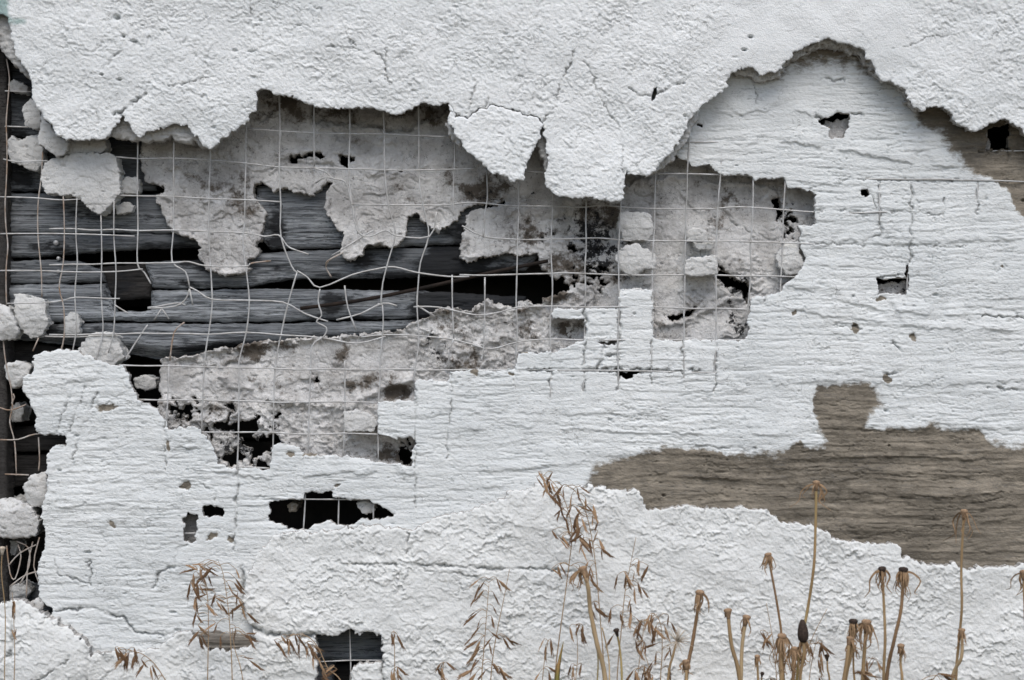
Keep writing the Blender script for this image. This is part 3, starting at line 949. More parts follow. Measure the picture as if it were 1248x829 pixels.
# ------------------------------------------------------------------ inner lime backing
UPBACK = [(172, 140), (172, 199), (176, 220), (194, 225), (203, 233), (189, 240), (203, 267), (204, 277), (220, 287), (240, 292), (248, 301),
          (240, 313), (252, 328), (270, 335), (297, 333), (304, 328), (304, 318), (316, 307.5), (312.5, 297), (318, 284), (323, 267),
          (321.6, 253.5), (311, 243), (308, 239), (310, 225), (320, 222), (329, 229), (335.5, 235), (351, 230), (367.6, 234), (381, 239),
          (388, 229), (405, 222), (401, 235), (394.6, 256), (405, 269), (411.5, 281), (418, 283), (416.6, 313), (425, 318), (442, 310),
          (449, 300), (460.5, 296), (475.7, 303), (486, 298), (494, 286), (497.6, 264), (509.5, 262), (519.6, 276), (533, 282), (550, 276),
          (560, 264), (565, 253), (582, 249), (612, 246), (616, 249), (596, 254), (578, 257), (569, 262), (563.5, 289.5), (560, 313), (570, 320.5),
          (590.5, 313), (620, 309), (631, 313), (655, 309), (662, 330), (672, 338), (685, 337), (689, 347), (702, 341), (708, 350), (690, 372),
          (668, 380), (655, 440), (1012, 440), (1012, 205), (870, 185), (820, 170), (765, 150), (700, 150), (640, 120), (560, 80), (300, 70), (250, 120)]
UPHOLES = [[(350, 196), (362, 186), (385, 187), (398, 192), (390, 195), (368, 192), (356, 197)], [(412, 191), (436, 192), (426, 198), (422, 205), (413, 199)],
           [(352, 192), (362, 196), (361, 201), (352, 199)], [(483, 207), (492, 207), (488, 211)],
           [(812, 383), (826, 384), (845, 376), (852, 374), (846, 383), (834, 388), (820, 392)], [(870, 322), (882, 326), (890, 338), (878, 332)],
           [(905, 345), (913, 350), (912, 372), (905, 362)], [(940, 243), (950, 240), (956, 262), (948, 270)], [(968, 265), (973, 266), (972, 271), (968, 270)], [(690, 300), (700, 296), (706, 304), (698, 310)]]


def lace(x, y, cx, cy, rx, ry, thr, seed, sc=12):
    """>0 where flaky plaster survives, <0 where it has fallen out"""
    m = np.exp(-(((x - cx) / rx) ** 2 + ((y - cy) / ry) ** 2) ** 2)
    n = fbm(x / sc, y / sc, 3, seed, 0.6)
    return np.where(m < 0.03, 60.0, (n * 1.2 + 0.9 - m * (1.0 + thr)) * 10)


def sdf_up(x, y):
    wx, wy = warp(x, y, 3.0, 14, 201)
    wx, wy = warp(wx, wy, 1.3, 5, 207)
    s = sdf_poly(UPBACK, wx, wy)
    for p in UPHOLES:
        s = np.minimum(s, -sdf_local(p, wx, wy, 40))
    s = np.minimum(s, -sdf_local([(868, 326), (880, 334), (893, 338), (913, 346), (913, 358), (900, 352), (886, 352), (876, 342)], wx, wy, 40))
    s = np.minimum(s, lace(x, y, 722, 335, 22, 18, -0.15, 214, 9))
    s = np.minimum(s, lace(x, y, 962, 268, 8, 22, 0.0, 216, 8))
    return s


def flaky(x, y, seed):
    wx, wy = warp(x, y, 9, 40, seed)
    patch = sstep(-0.1, 0.5, fbm(x / 55, y / 45, 2, seed + 4))
    v1, _ = scales(wx / 42, wy / 26, seed % 17 + 20)
    v2, _ = scales(wx / 15, wy / 9, seed % 17 + 23)
    cr = perlin(wx / 30, wy / 22, seed + 12)
    return (2.2 * fbm(wx / 60, wy / 45, 3, seed + 3, 0.45) + 2.4 * v1 * (0.35 + patch) + 2.2 * v2 * (0.1 + patch) + 0.55 * fbm(x / 5, y / 4, 2, seed + 9)
            - 2.2 * np.exp(-(cr / 0.025) ** 2) * sstep(0, .3, perlin(x / 35, y / 35, seed + 14)) - 3.5 * pits(x, y, 18, 1.0, 0.3, seed % 50))


UPCR = [([(384, 148), (418, 151), (428, 153), (459, 153), (469, 159), (499, 159), (509, 148), (536, 142)], 2.0, 8),
        ([(318, 150), (330, 138), (336, 132)], 1.2, 5), ([(350, 199), (390, 200), (412, 203)], 1.5, 5), ([(404, 204), (406, 222)], 1.8, 6),
        ([(620, 240), (600, 243), (570, 236)], 1.0, 4), ([(800, 396), (840, 385), (880, 362), (905, 356)], 1.8, 6), ([(875, 250), (900, 275), (920, 285)], 1.2, 4),
        ([(760, 300), (762, 345)], 2.0, 6), ([(640, 290), (655, 270), (700, 262)], 1.5, 5)]
UPLIPS = [([(800, 398), (842, 388), (885, 366), (910, 352)], 4, 5), ([(765, 228), (780, 222), (800, 224), (815, 217), (838, 220)], 4, 5), ([(860, 224), (915, 226)], 4, 4),
          ([(920, 230), (940, 232), (952, 246)], 4, 5), ([(205, 268), (222, 286), (244, 298)], 4, 5), ([(252, 328), (275, 334), (300, 330)], 5, 5),
          ([(395, 240), (400, 262), (412, 278), (416, 312)], 4, 6), ([(425, 317), (446, 305), (462, 296)], 4, 5), ([(506, 262), (530, 280), (552, 276)], 4, 5),
          ([(566, 290), (562, 312), (585, 313)], 4, 5), ([(340, 190), (370, 186), (400, 195)], 4, 5), ([(440, 210), (470, 214), (500, 212), (520, 218)], 3, 3)]


def h_up(x, y, sd):
    h = flaky(x, y, 220)
    h = h - crack_depth(x, y, UPCR, 231)
    wx, wy = warp(x, y, 4, 14, 235)
    for pts, w, a in UPLIPS:
        h = h + a * np.exp(-(dist_line(pts, wx, wy, 16) / w) ** 2)
    # the rim of the hanging sheets curls towards the viewer
    h = h + 3.5 * np.exp(-sd / 7) * sstep(180, 260, y) * (1 - sstep(640, 680, x)) - 2 * np.exp(-sd / 1.6)
    h = h - 16 * np.exp(-(((x - 722) / 32) ** 2 + ((y - 275) / 40) ** 2) ** 2)
    yl = np.interp(x, [300, 380, 418, 459, 469, 499, 509, 536, 560], [100, 147, 151, 153, 159, 159, 148, 142, 120]) + 2.5 * fbm(x / 9, y / 9, 2, 238)
    h = h - 8 * (1 - sstep(yl - 1.2, yl + 1.2, y)) * sstep(375, 386, x) * (1 - sstep(545, 560, x))
    # crumbled, mouldy zone below the hanging tongue
    cz = np.exp(-(((x - 700) / 62) ** 2 + ((y - 310) / 48) ** 2) ** 2) + np.exp(-(((x - 900) / 40) ** 2 + ((y - 345) / 30) ** 2) ** 2)
    h = h + cz * (3.2 * ridged(x / 17, y / 13, 3, 291) + 1.2 * fbm(x / 5, y / 5, 2, 292))
    return h


def blob(x, y, lst):
    r = 0 * x
    for cx, cy, rx, ry, a in lst:
        r = np.maximum(r, a * np.exp(-(((x - cx) / rx) ** 2 + ((y - cy) / ry) ** 2)))
    return r


attr_up = {'bare': lambda x, y: 0.21 + 1.1 * blob(x, y, [(432, 170, 12, 8, .6), (725, 275, 45, 35, .62), (690, 330, 40, 30, .45), (760, 395, 60, 30, .35), (400, 130, 200, 22, .5),
                                                   (258, 220, 25, 20, .35), (590, 230, 50, 22, .4), (290, 250, 25, 30, .3), (640, 280, 35, 30, .42), (880, 250, 60, 40, .2)]),
           'moss_stain_shade': lambda x, y: blob(x, y, [(726, 296, 36, 50, 1.0), (895, 350, 30, 22, .75), (900, 398, 18, 24, .8), (958, 262, 14, 30, .7), (640, 250, 25, 25, .4), (705, 268, 44, 20, .6), (660, 300, 20, 30, .5), (770, 330, 14, 40, .5), (810, 230, 40, 14, .4), (600, 235, 30, 16, .4), (420, 235, 14, 20, .35)]) - 0.28}  # mould, plus the deep zone's shade painted in as black
layer('lime_backing', np.arange(160, 1024, ST), np.arange(60, 446, ST), sdf_up, h_up, 33, 56, [M['backing'], M['backedge']], wall, attr_up, rings=4, side=2.0)

LOBACK = [(196, 440), (204, 436), (210, 436), (234, 434), (267.6, 426), (301, 419), (342, 414), (379, 412), (399, 412), (436.5, 407), (463.5, 405.5), (494, 402),
          (496, 395), (507.6, 391.5), (524.5, 385), (531, 376), (551.5, 374.6), (568, 378), (575, 380), (578.5, 371), (592, 365), (609, 371),
          (629, 378), (632.6, 368), (643, 365), (649.5, 371), (656, 369.5), (673, 361), (690, 354), (710, 344), (724, 352), (724, 420), (700, 445),
          (640, 450), (600, 470), (545, 485), (515, 495), (512, 582), (300, 590), (190, 540)]


def sdf_lo(x, y):
    wx, wy = warp(x, y, 3.0, 14, 241)
    wx, wy = warp(wx, wy, 1.2, 5, 247)
    s = sdf_poly(LOBACK, wx, wy)
    s = np.minimum(s, lace(x, y, 300, 540, 44, 38, 0.25, 251, 22))
    s = np.minimum(s, lace(x, y, 498, 556, 16, 20, 0.3, 253, 9))
    s = np.minimum(s, lace(x, y, 225, 500, 24, 18, -0.1, 254, 9))
    s = np.minimum(s, -sdf_local([(380, 457), (386, 458), (388, 464), (383, 465)], wx, wy, 30))
    return s


LOLIPS = [([(204, 437), (267, 427), (342, 415), (400, 412), (463, 406), (496, 401)], 3.2, 9), ([(436, 490), (452, 480), (470, 473), (500, 463)], 4.5, 9),
          ([(272, 462), (292, 470), (305, 475)], 4, 6), ([(205, 490), (230, 510), (265, 515), (290, 505)], 5, 7), ([(500, 395), (520, 384), (533, 378)], 5, 7), ([(545, 378), (560, 376), (576, 380), (592, 368), (610, 374)], 5, 9),
          ([(634, 380), (642, 368), (655, 372), (690, 356)], 5, 9), ([(525, 400), (540, 415), (550, 440)], 6, 8), ([(330, 485), (370, 492), (430, 493)], 5, 5), ([(560, 430), (580, 420), (620, 410)], 5, 5)]


def h_lo(x, y, sd):
    h = flaky(x, y, 260)
    wx, wy = warp(x, y, 4, 12, 271)
    for pts, w, a in LOLIPS:
        h = h + a * np.exp(-(dist_line(pts, wx, wy, 18) / w) ** 2)
    crumb = sstep(470, 520, x) * (1 - sstep(560, 600, y)) + sstep(470, 500, y)
    h = h + np.clip(crumb, 0, 1) * 3.0 * ridged(wx / 18, wy / 13, 3, 275)
    h = h - 14 * np.exp(-(((x - 484) / 22) ** 2 + ((y - 478) / 10) ** 2) ** 2) - 12 * np.exp(-(((x - 470) / 60) ** 2 + ((y - 550) / 14) ** 2) ** 2)
    h = h - 12 * np.exp(-(((x - 695) / 20) ** 2 + ((y - 403) / 14) ** 2) ** 2)
    return h - 2 * np.exp(-sd / 1.6)


attr_lo = {'bare': lambda x, y: 0.21 + 1.1 * blob(x, y, [(322, 425, 42, 18, .68), (450, 470, 40, 14, .4), (305, 462, 10, 8, .6), (348, 465, 18, 12, .45), (415, 440, 14, 22, .4), (460, 465, 22, 14, .45),
                                                   (484, 478, 24, 10, .7), (480, 552, 40, 14, .62), (560, 440, 50, 30, .32), (695, 403, 22, 16, .7), (570, 400, 40, 22, .35), (640, 400, 26, 30, .35), (240, 505, 40, 22, .4), (672, 362, 36, 10, .7), (540, 385, 26, 12, .5)]),
           'moss_stain_shade': lambda x, y: blob(x, y, [(300, 535, 48, 40, .8), (225, 500, 30, 18, .55), (620, 395, 14, 12, .6), (545, 432, 20, 20, .5), (690, 405, 24, 16, .4), (525, 420, 14, 24, .5), (440, 495, 30, 10, .4), (590, 440, 30, 10, .5), (270, 500, 40, 10, .4)]) - 0.27}
layer('lime_backing', np.arange(186, 732, ST), np.arange(340, 596, ST), sdf_lo, h_lo, 23, 35, [M['backing'], M['backedge']], wall, attr_lo, rings=3, side=2.0)

PATCHES = [[(1002, 149), (1040, 146), (1044, 176), (1004, 178)], [(1062, 346), (1114, 344), (1112, 368), (1062, 366)], [(214, 628), (248, 628), (248, 668), (214, 668)], [(1186, 130), (1202, 130), (1206, 196), (1186, 196)]]
for k, pp in enumerate(PATCHES):
    pa = np.asarray(pp)
    layer('lime_backing', np.arange(pa[:, 0].min() - 4, pa[:, 0].max() + 4, 1.4).astype(np.float32), np.arange(pa[:, 1].min() - 4, pa[:, 1].max() + 4, 1.4).astype(np.float32),
          lambda x, y, pp=pp, k=k: sdf_poly(pp, *warp(x, y, 4, 10, 280 + k)), lambda x, y, sd: flaky(x, y, 285), 19 if k != 2 else 30, 40, [M['backing'], M['backedge']], wall,
          {'bare': lambda x, y: 0.25 + 0 * x, 'moss_stain_shade': lambda x, y, k=k: (-0.4, 0.15, 0.05, 0)[k] + 0 * x}, rings=2)

# ------------------------------------------------------------------ timber behind
PLANKS = [  # outline, depth, material
    ([(-5, 30), (120, 34), (120, 108), (-5, 110)], 50, 'wood'), ([(-5, 113), (175, 112), (176, 164), (60, 168), (-5, 166)], 46, 'wood'),
    ([(-5, 168), (60, 170), (190, 166), (190, 232), (60, 234), (-5, 233)], 48, 'wood'),
    ([(-5, 235), (120, 235), (345, 238), (350, 262), (340, 282), (200, 284), (-5, 284)], 44, 'wood'),
    ([(-5, 286), (150, 285), (248, 284), (252, 296), (246, 301), (150, 304), (60, 312), (-5, 315)], 46, 'wood'),
    ([(312, 226), (440, 222), (580, 236), (600, 262), (560, 298), (430, 302), (330, 304), (316, 290), (312, 260)], 46, 'wood'),
    ([(-5, 318), (60, 317), (98, 319), (124, 330), (128, 344), (60, 345), (-5, 345)], 42, 'wood'),
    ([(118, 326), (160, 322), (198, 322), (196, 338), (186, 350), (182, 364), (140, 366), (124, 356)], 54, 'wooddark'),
    ([(176, 319), (250, 316), (330, 307), (430, 304), (560, 300), (660, 308), (640, 330), (560, 334), (500, 338), (352, 340), (300, 351), (186, 351), (178, 330)], 46, 'wood'),
    ([(-5, 347), (128, 346), (134, 362), (140, 380), (182, 378), (184, 354), (300, 353), (350, 352), (520, 355), (640, 362), (640, 384), (512, 388), (400, 390), (280, 393), (140, 391), (-5, 394)], 42, 'wood'),
    ([(-5, 396), (140, 394), (300, 395), (420, 392), (512, 390), (620, 388), (620, 410), (506, 412), (420, 424), (300, 430), (200, 440), (110, 424), (-5, 412)], 38, 'wood'),
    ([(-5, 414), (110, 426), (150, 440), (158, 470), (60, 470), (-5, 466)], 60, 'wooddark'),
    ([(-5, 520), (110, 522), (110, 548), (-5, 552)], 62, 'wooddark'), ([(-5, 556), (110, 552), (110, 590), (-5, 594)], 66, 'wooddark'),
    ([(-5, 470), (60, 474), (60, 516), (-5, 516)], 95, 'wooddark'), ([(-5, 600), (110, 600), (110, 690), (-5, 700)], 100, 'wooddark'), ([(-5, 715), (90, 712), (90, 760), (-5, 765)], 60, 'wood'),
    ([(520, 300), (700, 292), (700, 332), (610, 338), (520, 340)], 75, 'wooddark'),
    ([(370, 766), (482, 764), (484, 808), (370, 806)], 46, 'wood'), ([(370, 812), (405, 810), (405, 900), (370, 900)], 40, 'wood'), ([(407, 811), (484, 811), (484, 905), (407, 905)], 60, 'wooddark'),
]


TONE = {0: .75, 1: .6, 2: .5, 3: .3, 4: .38, 5: .15, 6: .35, 8: .28, 9: .0, 10: .1, 16: .4, 18: .05, 19: .1}


def plank(poly, depth, mat, k):
    p = np.asarray(poly)
    xs = np.arange(p[:, 0].min() - 6, p[:, 0].max() + 6, 2.0 if p[:, 0].ptp() < 300 else 2.2) if hasattr(p[:, 0], 'ptp') else np.arange(p[:, 0].min() - 6, p[:, 0].max() + 6, 2.0)
    ys = np.arange(p[:, 1].min() - 5, p[:, 1].max() + 5, 1.5)
    yc0, yc1 = p[:, 1].min(), p[:, 1].max()
    rl = k == 10

    def hf(x, y, sd):
        wy = y + 2.5 * fbm(x / 140, y / 40, 2, 300 + k)
        if k == 5:   # knot
            r = np.sqrt(((x - 438) / 30) ** 2 + ((y - 268) / 18) ** 2)
            wy = wy + 14 * np.exp(-r * r) * np.sign(y - 268)
        h = 0.7 * fbm(x / 190, wy / 3.6, 3, 310 + k) + 1.3 * fbm(x / 160, y / 30, 2, 320 + k)
        for w_ in range(2):
            n4 = perlin(x / 230 + 8 * w_, wy / (4.2 + 1.7 * w_), 360 + k + w_)
            h = h - 2.0 * np.exp(-(n4 / 0.05) ** 2) * sstep(-.1, .25, perlin(x / 80, y / 20 + 4 * w_, 365 + k))
        n2 = perlin(x / 140 + 3, wy / 7, 330 + k)
        h = h - 3.2 * np.exp(-(n2 / 0.04) ** 2) * sstep(0, .3, perlin(x / 60, y / 20, 340 + k))
        if rl:
            yb = np.interp(x, [0, 110, 200, 300, 420, 512], [412, 424, 440, 430, 424, 412])
            h = h - 26 * sstep(yb - 26, yb + 2, y) ** 2
        return h - 6 * np.exp(-sd / 3.0)
    return layer('plank', xs.astype(np.float32), ys.astype(np.float32),
                 lambda x, y: sdf_poly(poly, *warp(x, y, 1.3, 26, 350 + k)), hf, depth, depth + 26, [M[mat]], timber, {'bare': lambda x, y: TONE.get(k, .5) + 0 * x, 'moss_stain_shade': lambda x, y: blob(x, y, [(60, 262, 60, 8, .5), (200, 300, 60, 6, .7), (230, 345, 40, 6, .6), (420, 388, 60, 6, .7), (300, 425, 120, 10, .8), (480, 335, 60, 6, .8), (560, 320, 60, 40, 1.1), (540, 380, 50, 40, 1.2), (600, 360, 60, 40, 1.5), (500, 345, 40, 8, .8), (300, 350, 40, 5, .6), (338, 275, 16, 34, 1), (440, 318, 26, 14, 1), (480, 312, 30, 10, .6), (404, 370, 16, 24, .9), (110, 255, 40, 16, .6), (60, 300, 40, 14, .7), (150, 340, 30, 20, .7),  # black stains; towards the right, shadow painted into the board colour
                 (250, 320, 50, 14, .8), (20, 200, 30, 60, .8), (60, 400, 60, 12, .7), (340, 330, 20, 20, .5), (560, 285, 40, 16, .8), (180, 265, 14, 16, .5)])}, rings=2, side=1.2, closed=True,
                 origin=unproj((p[:, 0].min() + p[:, 0].max()) / 2, (yc0 + yc1) / 2, depth))


planks = [plank(pl, d, m, k) for k, (pl, d, m) in enumerate(PLANKS)]


def nail(px, py, dep, r, parent):
    x, y, z = unproj(px, py, dep)
    V = []; F = []
    tube_geo([Vector((x, y + 0.02, z)), Vector((x, y, z)), Vector((x, y - 0.0012, z))], [r * .5 * S, r * S, r * 0.8 * S], 8, V, F)
    org = parent.matrix_world.translation if False else Vector(parent.location) + parent.parent.location
    o = geo_obj('nail', V, F, M['nail'], None, origin=tuple(org))
    o.parent = parent
    o.location = (0, 0, 0)
    return o


nail(68, 296, 42, 3.4, planks[4]); nail(71, 315, 42, 2.6, planks[4]); nail(71, 331, 38, 2.6, planks[6])

# corner post and the near-black boards that close the cavity
layer('post', np.arange(-66, 13, 2.0), np.concatenate([np.arange(-800, -20, 16), np.arange(-20, 845, 2.2), np.arange(845, 1044, 16)]).astype(np.float32),
      lambda x, y: np.minimum(x + 62, 7.5 + 1.6 * perlin(x / 40, y / 40, 401) - x) + 0 * y,
      lambda x, y, sd: 2.5 * fbm(x / 4.5, y / 150, 3, 402) - 5 * np.exp(-sd / 3), 22, 60, [M['wooddark']], timber, rings=2)
bx0, by0, _ = unproj(-1200, 0, 170); bx1 = -bx0 + 1.0


def slab(name, x0, x1, y0, y1, z0, z1, mat, parent):
    V = [(x, y, z) for z in (z0, z1) for y in (y0, y1) for x in (x0, x1)]
    F = [(0, 2, 3, 1), (4, 5, 7, 6), (0, 1, 5, 4), (2, 6, 7, 3), (0, 4, 6, 2), (1, 3, 7, 5)]
    return mesh_np(name, V, F, [mat], parent, smooth=np.zeros(6))


zt = ZC + 900 * S
nb = 9
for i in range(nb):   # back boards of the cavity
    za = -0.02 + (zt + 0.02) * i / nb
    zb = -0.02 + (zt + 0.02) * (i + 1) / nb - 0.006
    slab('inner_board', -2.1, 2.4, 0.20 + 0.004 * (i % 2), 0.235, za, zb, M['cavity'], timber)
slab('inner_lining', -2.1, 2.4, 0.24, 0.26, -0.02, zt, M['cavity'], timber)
slab('light_stop_top', -2.1, 2.4, 0.022, 0.26, zt + 0.002, zt + 0.08, M['cavity'], timber)  # unseen, added to stop light leaking into the cavity from above
slab('light_stop_end', -2.19, -2.102, 0.022, 0.26, -0.02, zt, M['cavity'], timber)  # this and the next: unseen, added to block light at the far ends
slab('light_stop_end', 2.402, 2.49, 0.022, 0.26, -0.02, zt, M['cavity'], timber)

# ------------------------------------------------------------------ lodged fragments and stones
R1 = (0, 0, 2.96); R3 = (540, 80, 2.96); R4 = (740, 80, 2.96); R5 = (0, 240, 2.96); RB = (0, 480, 2.375); R2B = (180, 480, 3.67)
GW = 'broken plaster bits caught behind the wire'
FRAGS = [  # outline, front depth, thickness, roundness, label, name
    (Z(*R1, [(145, 640), (160, 590), (190, 570), (240, 565), (270, 552), (400, 552), (420, 570), (430, 640), (435, 690), (400, 740), (360, 775), (330, 760), (290, 720), (250, 700), (210, 705), (160, 695)]), 2, 36, 5, 'broad ragged white plaster slab hanging over planks, tapering to a point', 'plaster_fragment'),
    (Z(*R1, [(20, 510), (45, 490), (65, 505), (130, 485), (150, 520), (155, 580), (130, 620), (100, 610), (60, 590), (30, 580)]), 14, 36, 9, 'rough plaster lump between the dark corner post and the tapering slab', 'plaster_fragment'),
    (Z(*R1, [(75, 385), (110, 355), (140, 380), (150, 455), (130, 468), (90, 455)]), 4, 40, 12, 'small rounded plaster lump tucked beside the stucco edge, above the others', 'plaster_fragment'),
    (Z(*R1, [(145, 400), (170, 440), (215, 495), (248, 515), (235, 555), (205, 564), (180, 548), (140, 522), (133, 500), (145, 460)]), -8, 40, 8, 'slanting plaster chunk clinging just under the stucco edge', 'plaster_fragment'),
    (Z(*R1, [(238, 505), (270, 500), (375, 495), (382, 535), (365, 552), (290, 557), (240, 562)]), 6, 34, 5, 'flat plaster strip wedged between stucco and tapering slab', 'plaster_fragment'),
    (Z(*R1, [(435, 655), (465, 635), (500, 645), (505, 690), (470, 705), (440, 695)]), 24, 24, 4, 'crumb of dirty plaster beside the tapering slab', 'plaster_fragment'),
    (Z(*R1, [(412, 740), (460, 728), (485, 745), (475, 766), (420, 772)]), 26, 22, 4, 'thin plaster flake stuck to plank below the tapering slab', 'plaster_fragment'),
    (Z(*R5, [(47, 350), (80, 350), (130, 362), (160, 370), (170, 460), (150, 500), (110, 512), (75, 480), (55, 440)]), 14, 32, 10, 'upright white plaster block standing against the left planks', 'plaster_fragment'),
    (Z(*R5, [(-40, 380), (0, 388), (25, 395), (50, 430), (65, 490), (45, 515), (0, 518), (-40, 500)]), 0, 32, 16, 'grey rounded stone in front of corner post beside upright white block', 'stone'),
    (Z(*R5, [(235, 430), (260, 415), (285, 430), (287, 480), (270, 502), (230, 492)]), 22, 24, 6, 'small square plaster bit on plank behind the wires', 'plaster_fragment'),
    (Z(*R5, [(275, 550), (330, 490), (400, 486), (430, 530), (448, 580), (405, 612), (370, 606), (310, 585)]), 8, 40, 10, 'crumpled heap of torn plaster on top edge of the scored render', 'plaster_fragment'),
    (Z(*R5, [(15, 605), (60, 590), (112, 608), (104, 640), (85, 682), (45, 692), (20, 650)]), 8, 56, 12, 'pale stone wedged between corner post and scored render', 'stone'),
    (Z(*RB, [(63, 270), (85, 235), (130, 226), (140, 290), (118, 332), (80, 322)]), 8, 60, 14, 'fist sized white stone, upper of two in the dark gap', 'stone'),
    (Z(*RB, [(-30, 305), (0, 308), (40, 304), (85, 325), (110, 370), (102, 412), (50, 422), (0, 418), (-30, 410)]), -2, 64, 20, 'large white stone, lower of two in the dark gap', 'stone'),
    (Z(*RB, [(88, 602), (110, 588), (127, 600), (125, 625), (95, 620)]), 2, 60, 8, 'small grey stone above the stucco lump at gap bottom', 'stone'),
    (Z(*R3, [(640, 525), (740, 530), (755, 545), (760, 600), (740, 632), (650, 630), (633, 580)]), 2, 32, 6, 'squarish white block in mesh cell, topmost of its column', 'plaster_fragment'),
    (Z(*R3, [(618, 690), (650, 650), (700, 642), (750, 670), (774, 690), (762, 732), (722, 736), (690, 762), (640, 738)]), 3, 30, 7, 'jagged heart shaped white fragment hung below squarish block', 'plaster_fragment'),
    (Z(*R4, [(285, 605), (310, 582), (350, 590), (365, 618), (362, 634), (290, 634)]), 8, 26, 8, 'small domed plaster bit in mesh above the slanted brick-like bit', 'plaster_fragment'),
    (Z(*R4, [(305, 637), (390, 637), (386, 660), (330, 664)]), 10, 24, 5, 'thin plaster sliver under the domed bit', 'plaster_fragment'),
    (Z(*R4, [(282, 700), (395, 680), (400, 752), (330, 762), (278, 757)]), 4, 30, 5, 'brick shaped white bit with slanted top in mesh', 'plaster_fragment'),
    (Z(*R4, [(608, 685), (640, 640), (692, 632), (698, 680), (714, 715), (692, 752), (650, 754), (622, 724)]), 6, 28, 7, 'cracked white wedge beside right edge of the mesh opening', 'plaster_fragment'),
    (Z(*R2B, [(876, 80), (920, 70), (1000, 92), (1040, 130), (1010, 165), (940, 172), (880, 165)]), 4, 28, 5, 'white fragment in corner cell beside the stepped render edge', 'plaster_fragment'),
    (Z(*R2B, [(622, 497), (650, 485), (672, 500), (668, 528), (628, 528)]), 16, 60, 8, 'small brown stone inside the black slot', 'stone'),
    (Z(*R2B, [(932, 490), (980, 478), (1020, 490), (1010, 530), (975, 543), (950, 522)]), 12, 40, 8, 'white chip hanging inside black slot by its right end', 'plaster_fragment'),
    (Z(*R2B, [(783, 584), (815, 568), (842, 585), (838, 612), (800, 612)]), 2, 20, 6, 'brown pebble on lower lip of the black slot', 'stone'),
    (Z(*RB, [(20, 40), (48, 25), (70, 45), (60, 80), (30, 84)]), 40, 40, 9, 'grey rubble bit deep in gap beside the scored render edge', 'stone'),
    (Z(*RB, [(10, 430), (40, 424), (58, 445), (40, 470), (12, 465)]), 44, 40, 8, 'dirty plaster bit behind the tangled wire', 'plaster_fragment'),
    (Z(*RB, [(20, 560), (60, 548), (90, 566), (70, 600), (25, 598)]), 34, 40, 8, 'flat grey rubble under the tangled wire', 'stone'),
    (Z(*R1, [(20, 300), (50, 285), (100, 310), (98, 335), (40, 335)]), 18, 36, 6, 'shadowed rubble under the stucco beside the corner post', 'stone'),
    (Z(*R5, [(478, 660), (520, 640), (560, 655), (562, 690), (520, 700), (490, 690)]), 36, 40, 7, 'pale flake in the black pocket left of the lower backing', 'plaster_fragment'),
    ([(755, 420), (752, 415), (757, 376), (755, 354), (775, 351), (797, 354), (796, 418)], 3, 24, 3, 'tall white render block still set in its mesh cell', 'plaster_fragment'),
]


def fragment(poly, dep, th, rnd, label, name, k):
    p = np.asarray(poly)
    xs = np.arange(p[:, 0].min() - 5, p[:, 0].max() + 5, 1.3).astype(np.float32)
    ys = np.arange(p[:, 1].min() - 5, p[:, 1].max() + 5, 1.3).astype(np.float32)

    def hf(x, y, sd):
        rq = rnd * (0.22 if name == 'stone' else 0.1)
        t = np.clip(1 - sd / (rq * 1.5), 0, 1)
        h = -rq * (1 - np.sqrt(np.maximum(1 - t * t, 0)))
        rr = random.Random(700 + k)
        cx, cy = p[:, 0].mean(), p[:, 1].mean()
        hw = 0.5 * min(np.ptp(p[:, 0]), np.ptp(p[:, 1]))
        for q in range(6):
            an = q * 1.05 + rr.uniform(-.5, .5); sl = rr.uniform(.25, .65) if name == 'stone' else (rr.uniform(.1, .4) if rnd > 5 else 0.02)
            f = -sl * ((x - cx) * math.cos(an) + (y - cy) * math.sin(an)) + sl * hw * rr.uniform(.3, .85)
            h = np.minimum(h, np.maximum(f, -th * .4))
        v1, _ = scales(x / 13, y / 8, 600 + k)
        return h + 1.0 * v1 + 0.8 * fbm(x / 26, y / 26, 2, 510 + k) + 0.5 * fbm(x / 4, y / 4, 2, 520 + k) - 3 * pits(x, y, 17, 0.9, .35, 40 + k)
    brown = 0.75 if 'brown' in label else (0.26 if name == 'stone' else 0.12)
    o = layer(name, xs, ys, lambda x, y: sdf_poly(poly, *warp(x, y, 1.7, 6, 530 + k)), hf, dep, dep + th, [M['chunk']],
              None, {'bare': lambda x, y: brown + 0 * x, 'moss_stain_shade': lambda x, y: 0 * x}, rings=5, side=1.6, under=rnd * 0.2, closed=True, origin='base')
    return tag(o, label, 'stone' if name == 'stone' else 'plaster chunk', 'loose rubble lodged in the broken wall')


for k, f in enumerate(FRAGS):
    fragment(*f, k)

# ------------------------------------------------------------------ wire mesh
rnd = random.Random(5)


def wire(pts, parent, dep=6, r=0.95, mat='wire', jit=0.7, ends=None):
    """pts in picture pixels (x, y[, depth])"""
    P = []
    L = [(p[0], p[1], p[2] if len(p) > 2 else dep) for p in pts]
    dense = []
    for i in range(len(L) - 1):
        a, b = L[i], L[i + 1]
        n = max(1, int(math.hypot(b[0] - a[0], b[1] - a[1]) / 24))
        for k in range(n):
            t = k / n
            j = jit if (i or k) else 0
            dense.append((a[0] + (b[0] - a[0]) * t + rnd.uniform(-j, j), a[1] + (b[1] - a[1]) * t + rnd.uniform(-j, j), a[2] + (b[2] - a[2]) * t + rnd.uniform(-j, j)))
    dense.append(L[-1])
    P = smooth_path([Vector(unproj(*q)) for q in dense], 3)
    V, F = tube_geo(P, [r * S * (1 + 0.12 * math.sin(i * 1.7)) for i in range(len(P))], 6)
    return geo_obj('wire', V, F, M[mat], parent)


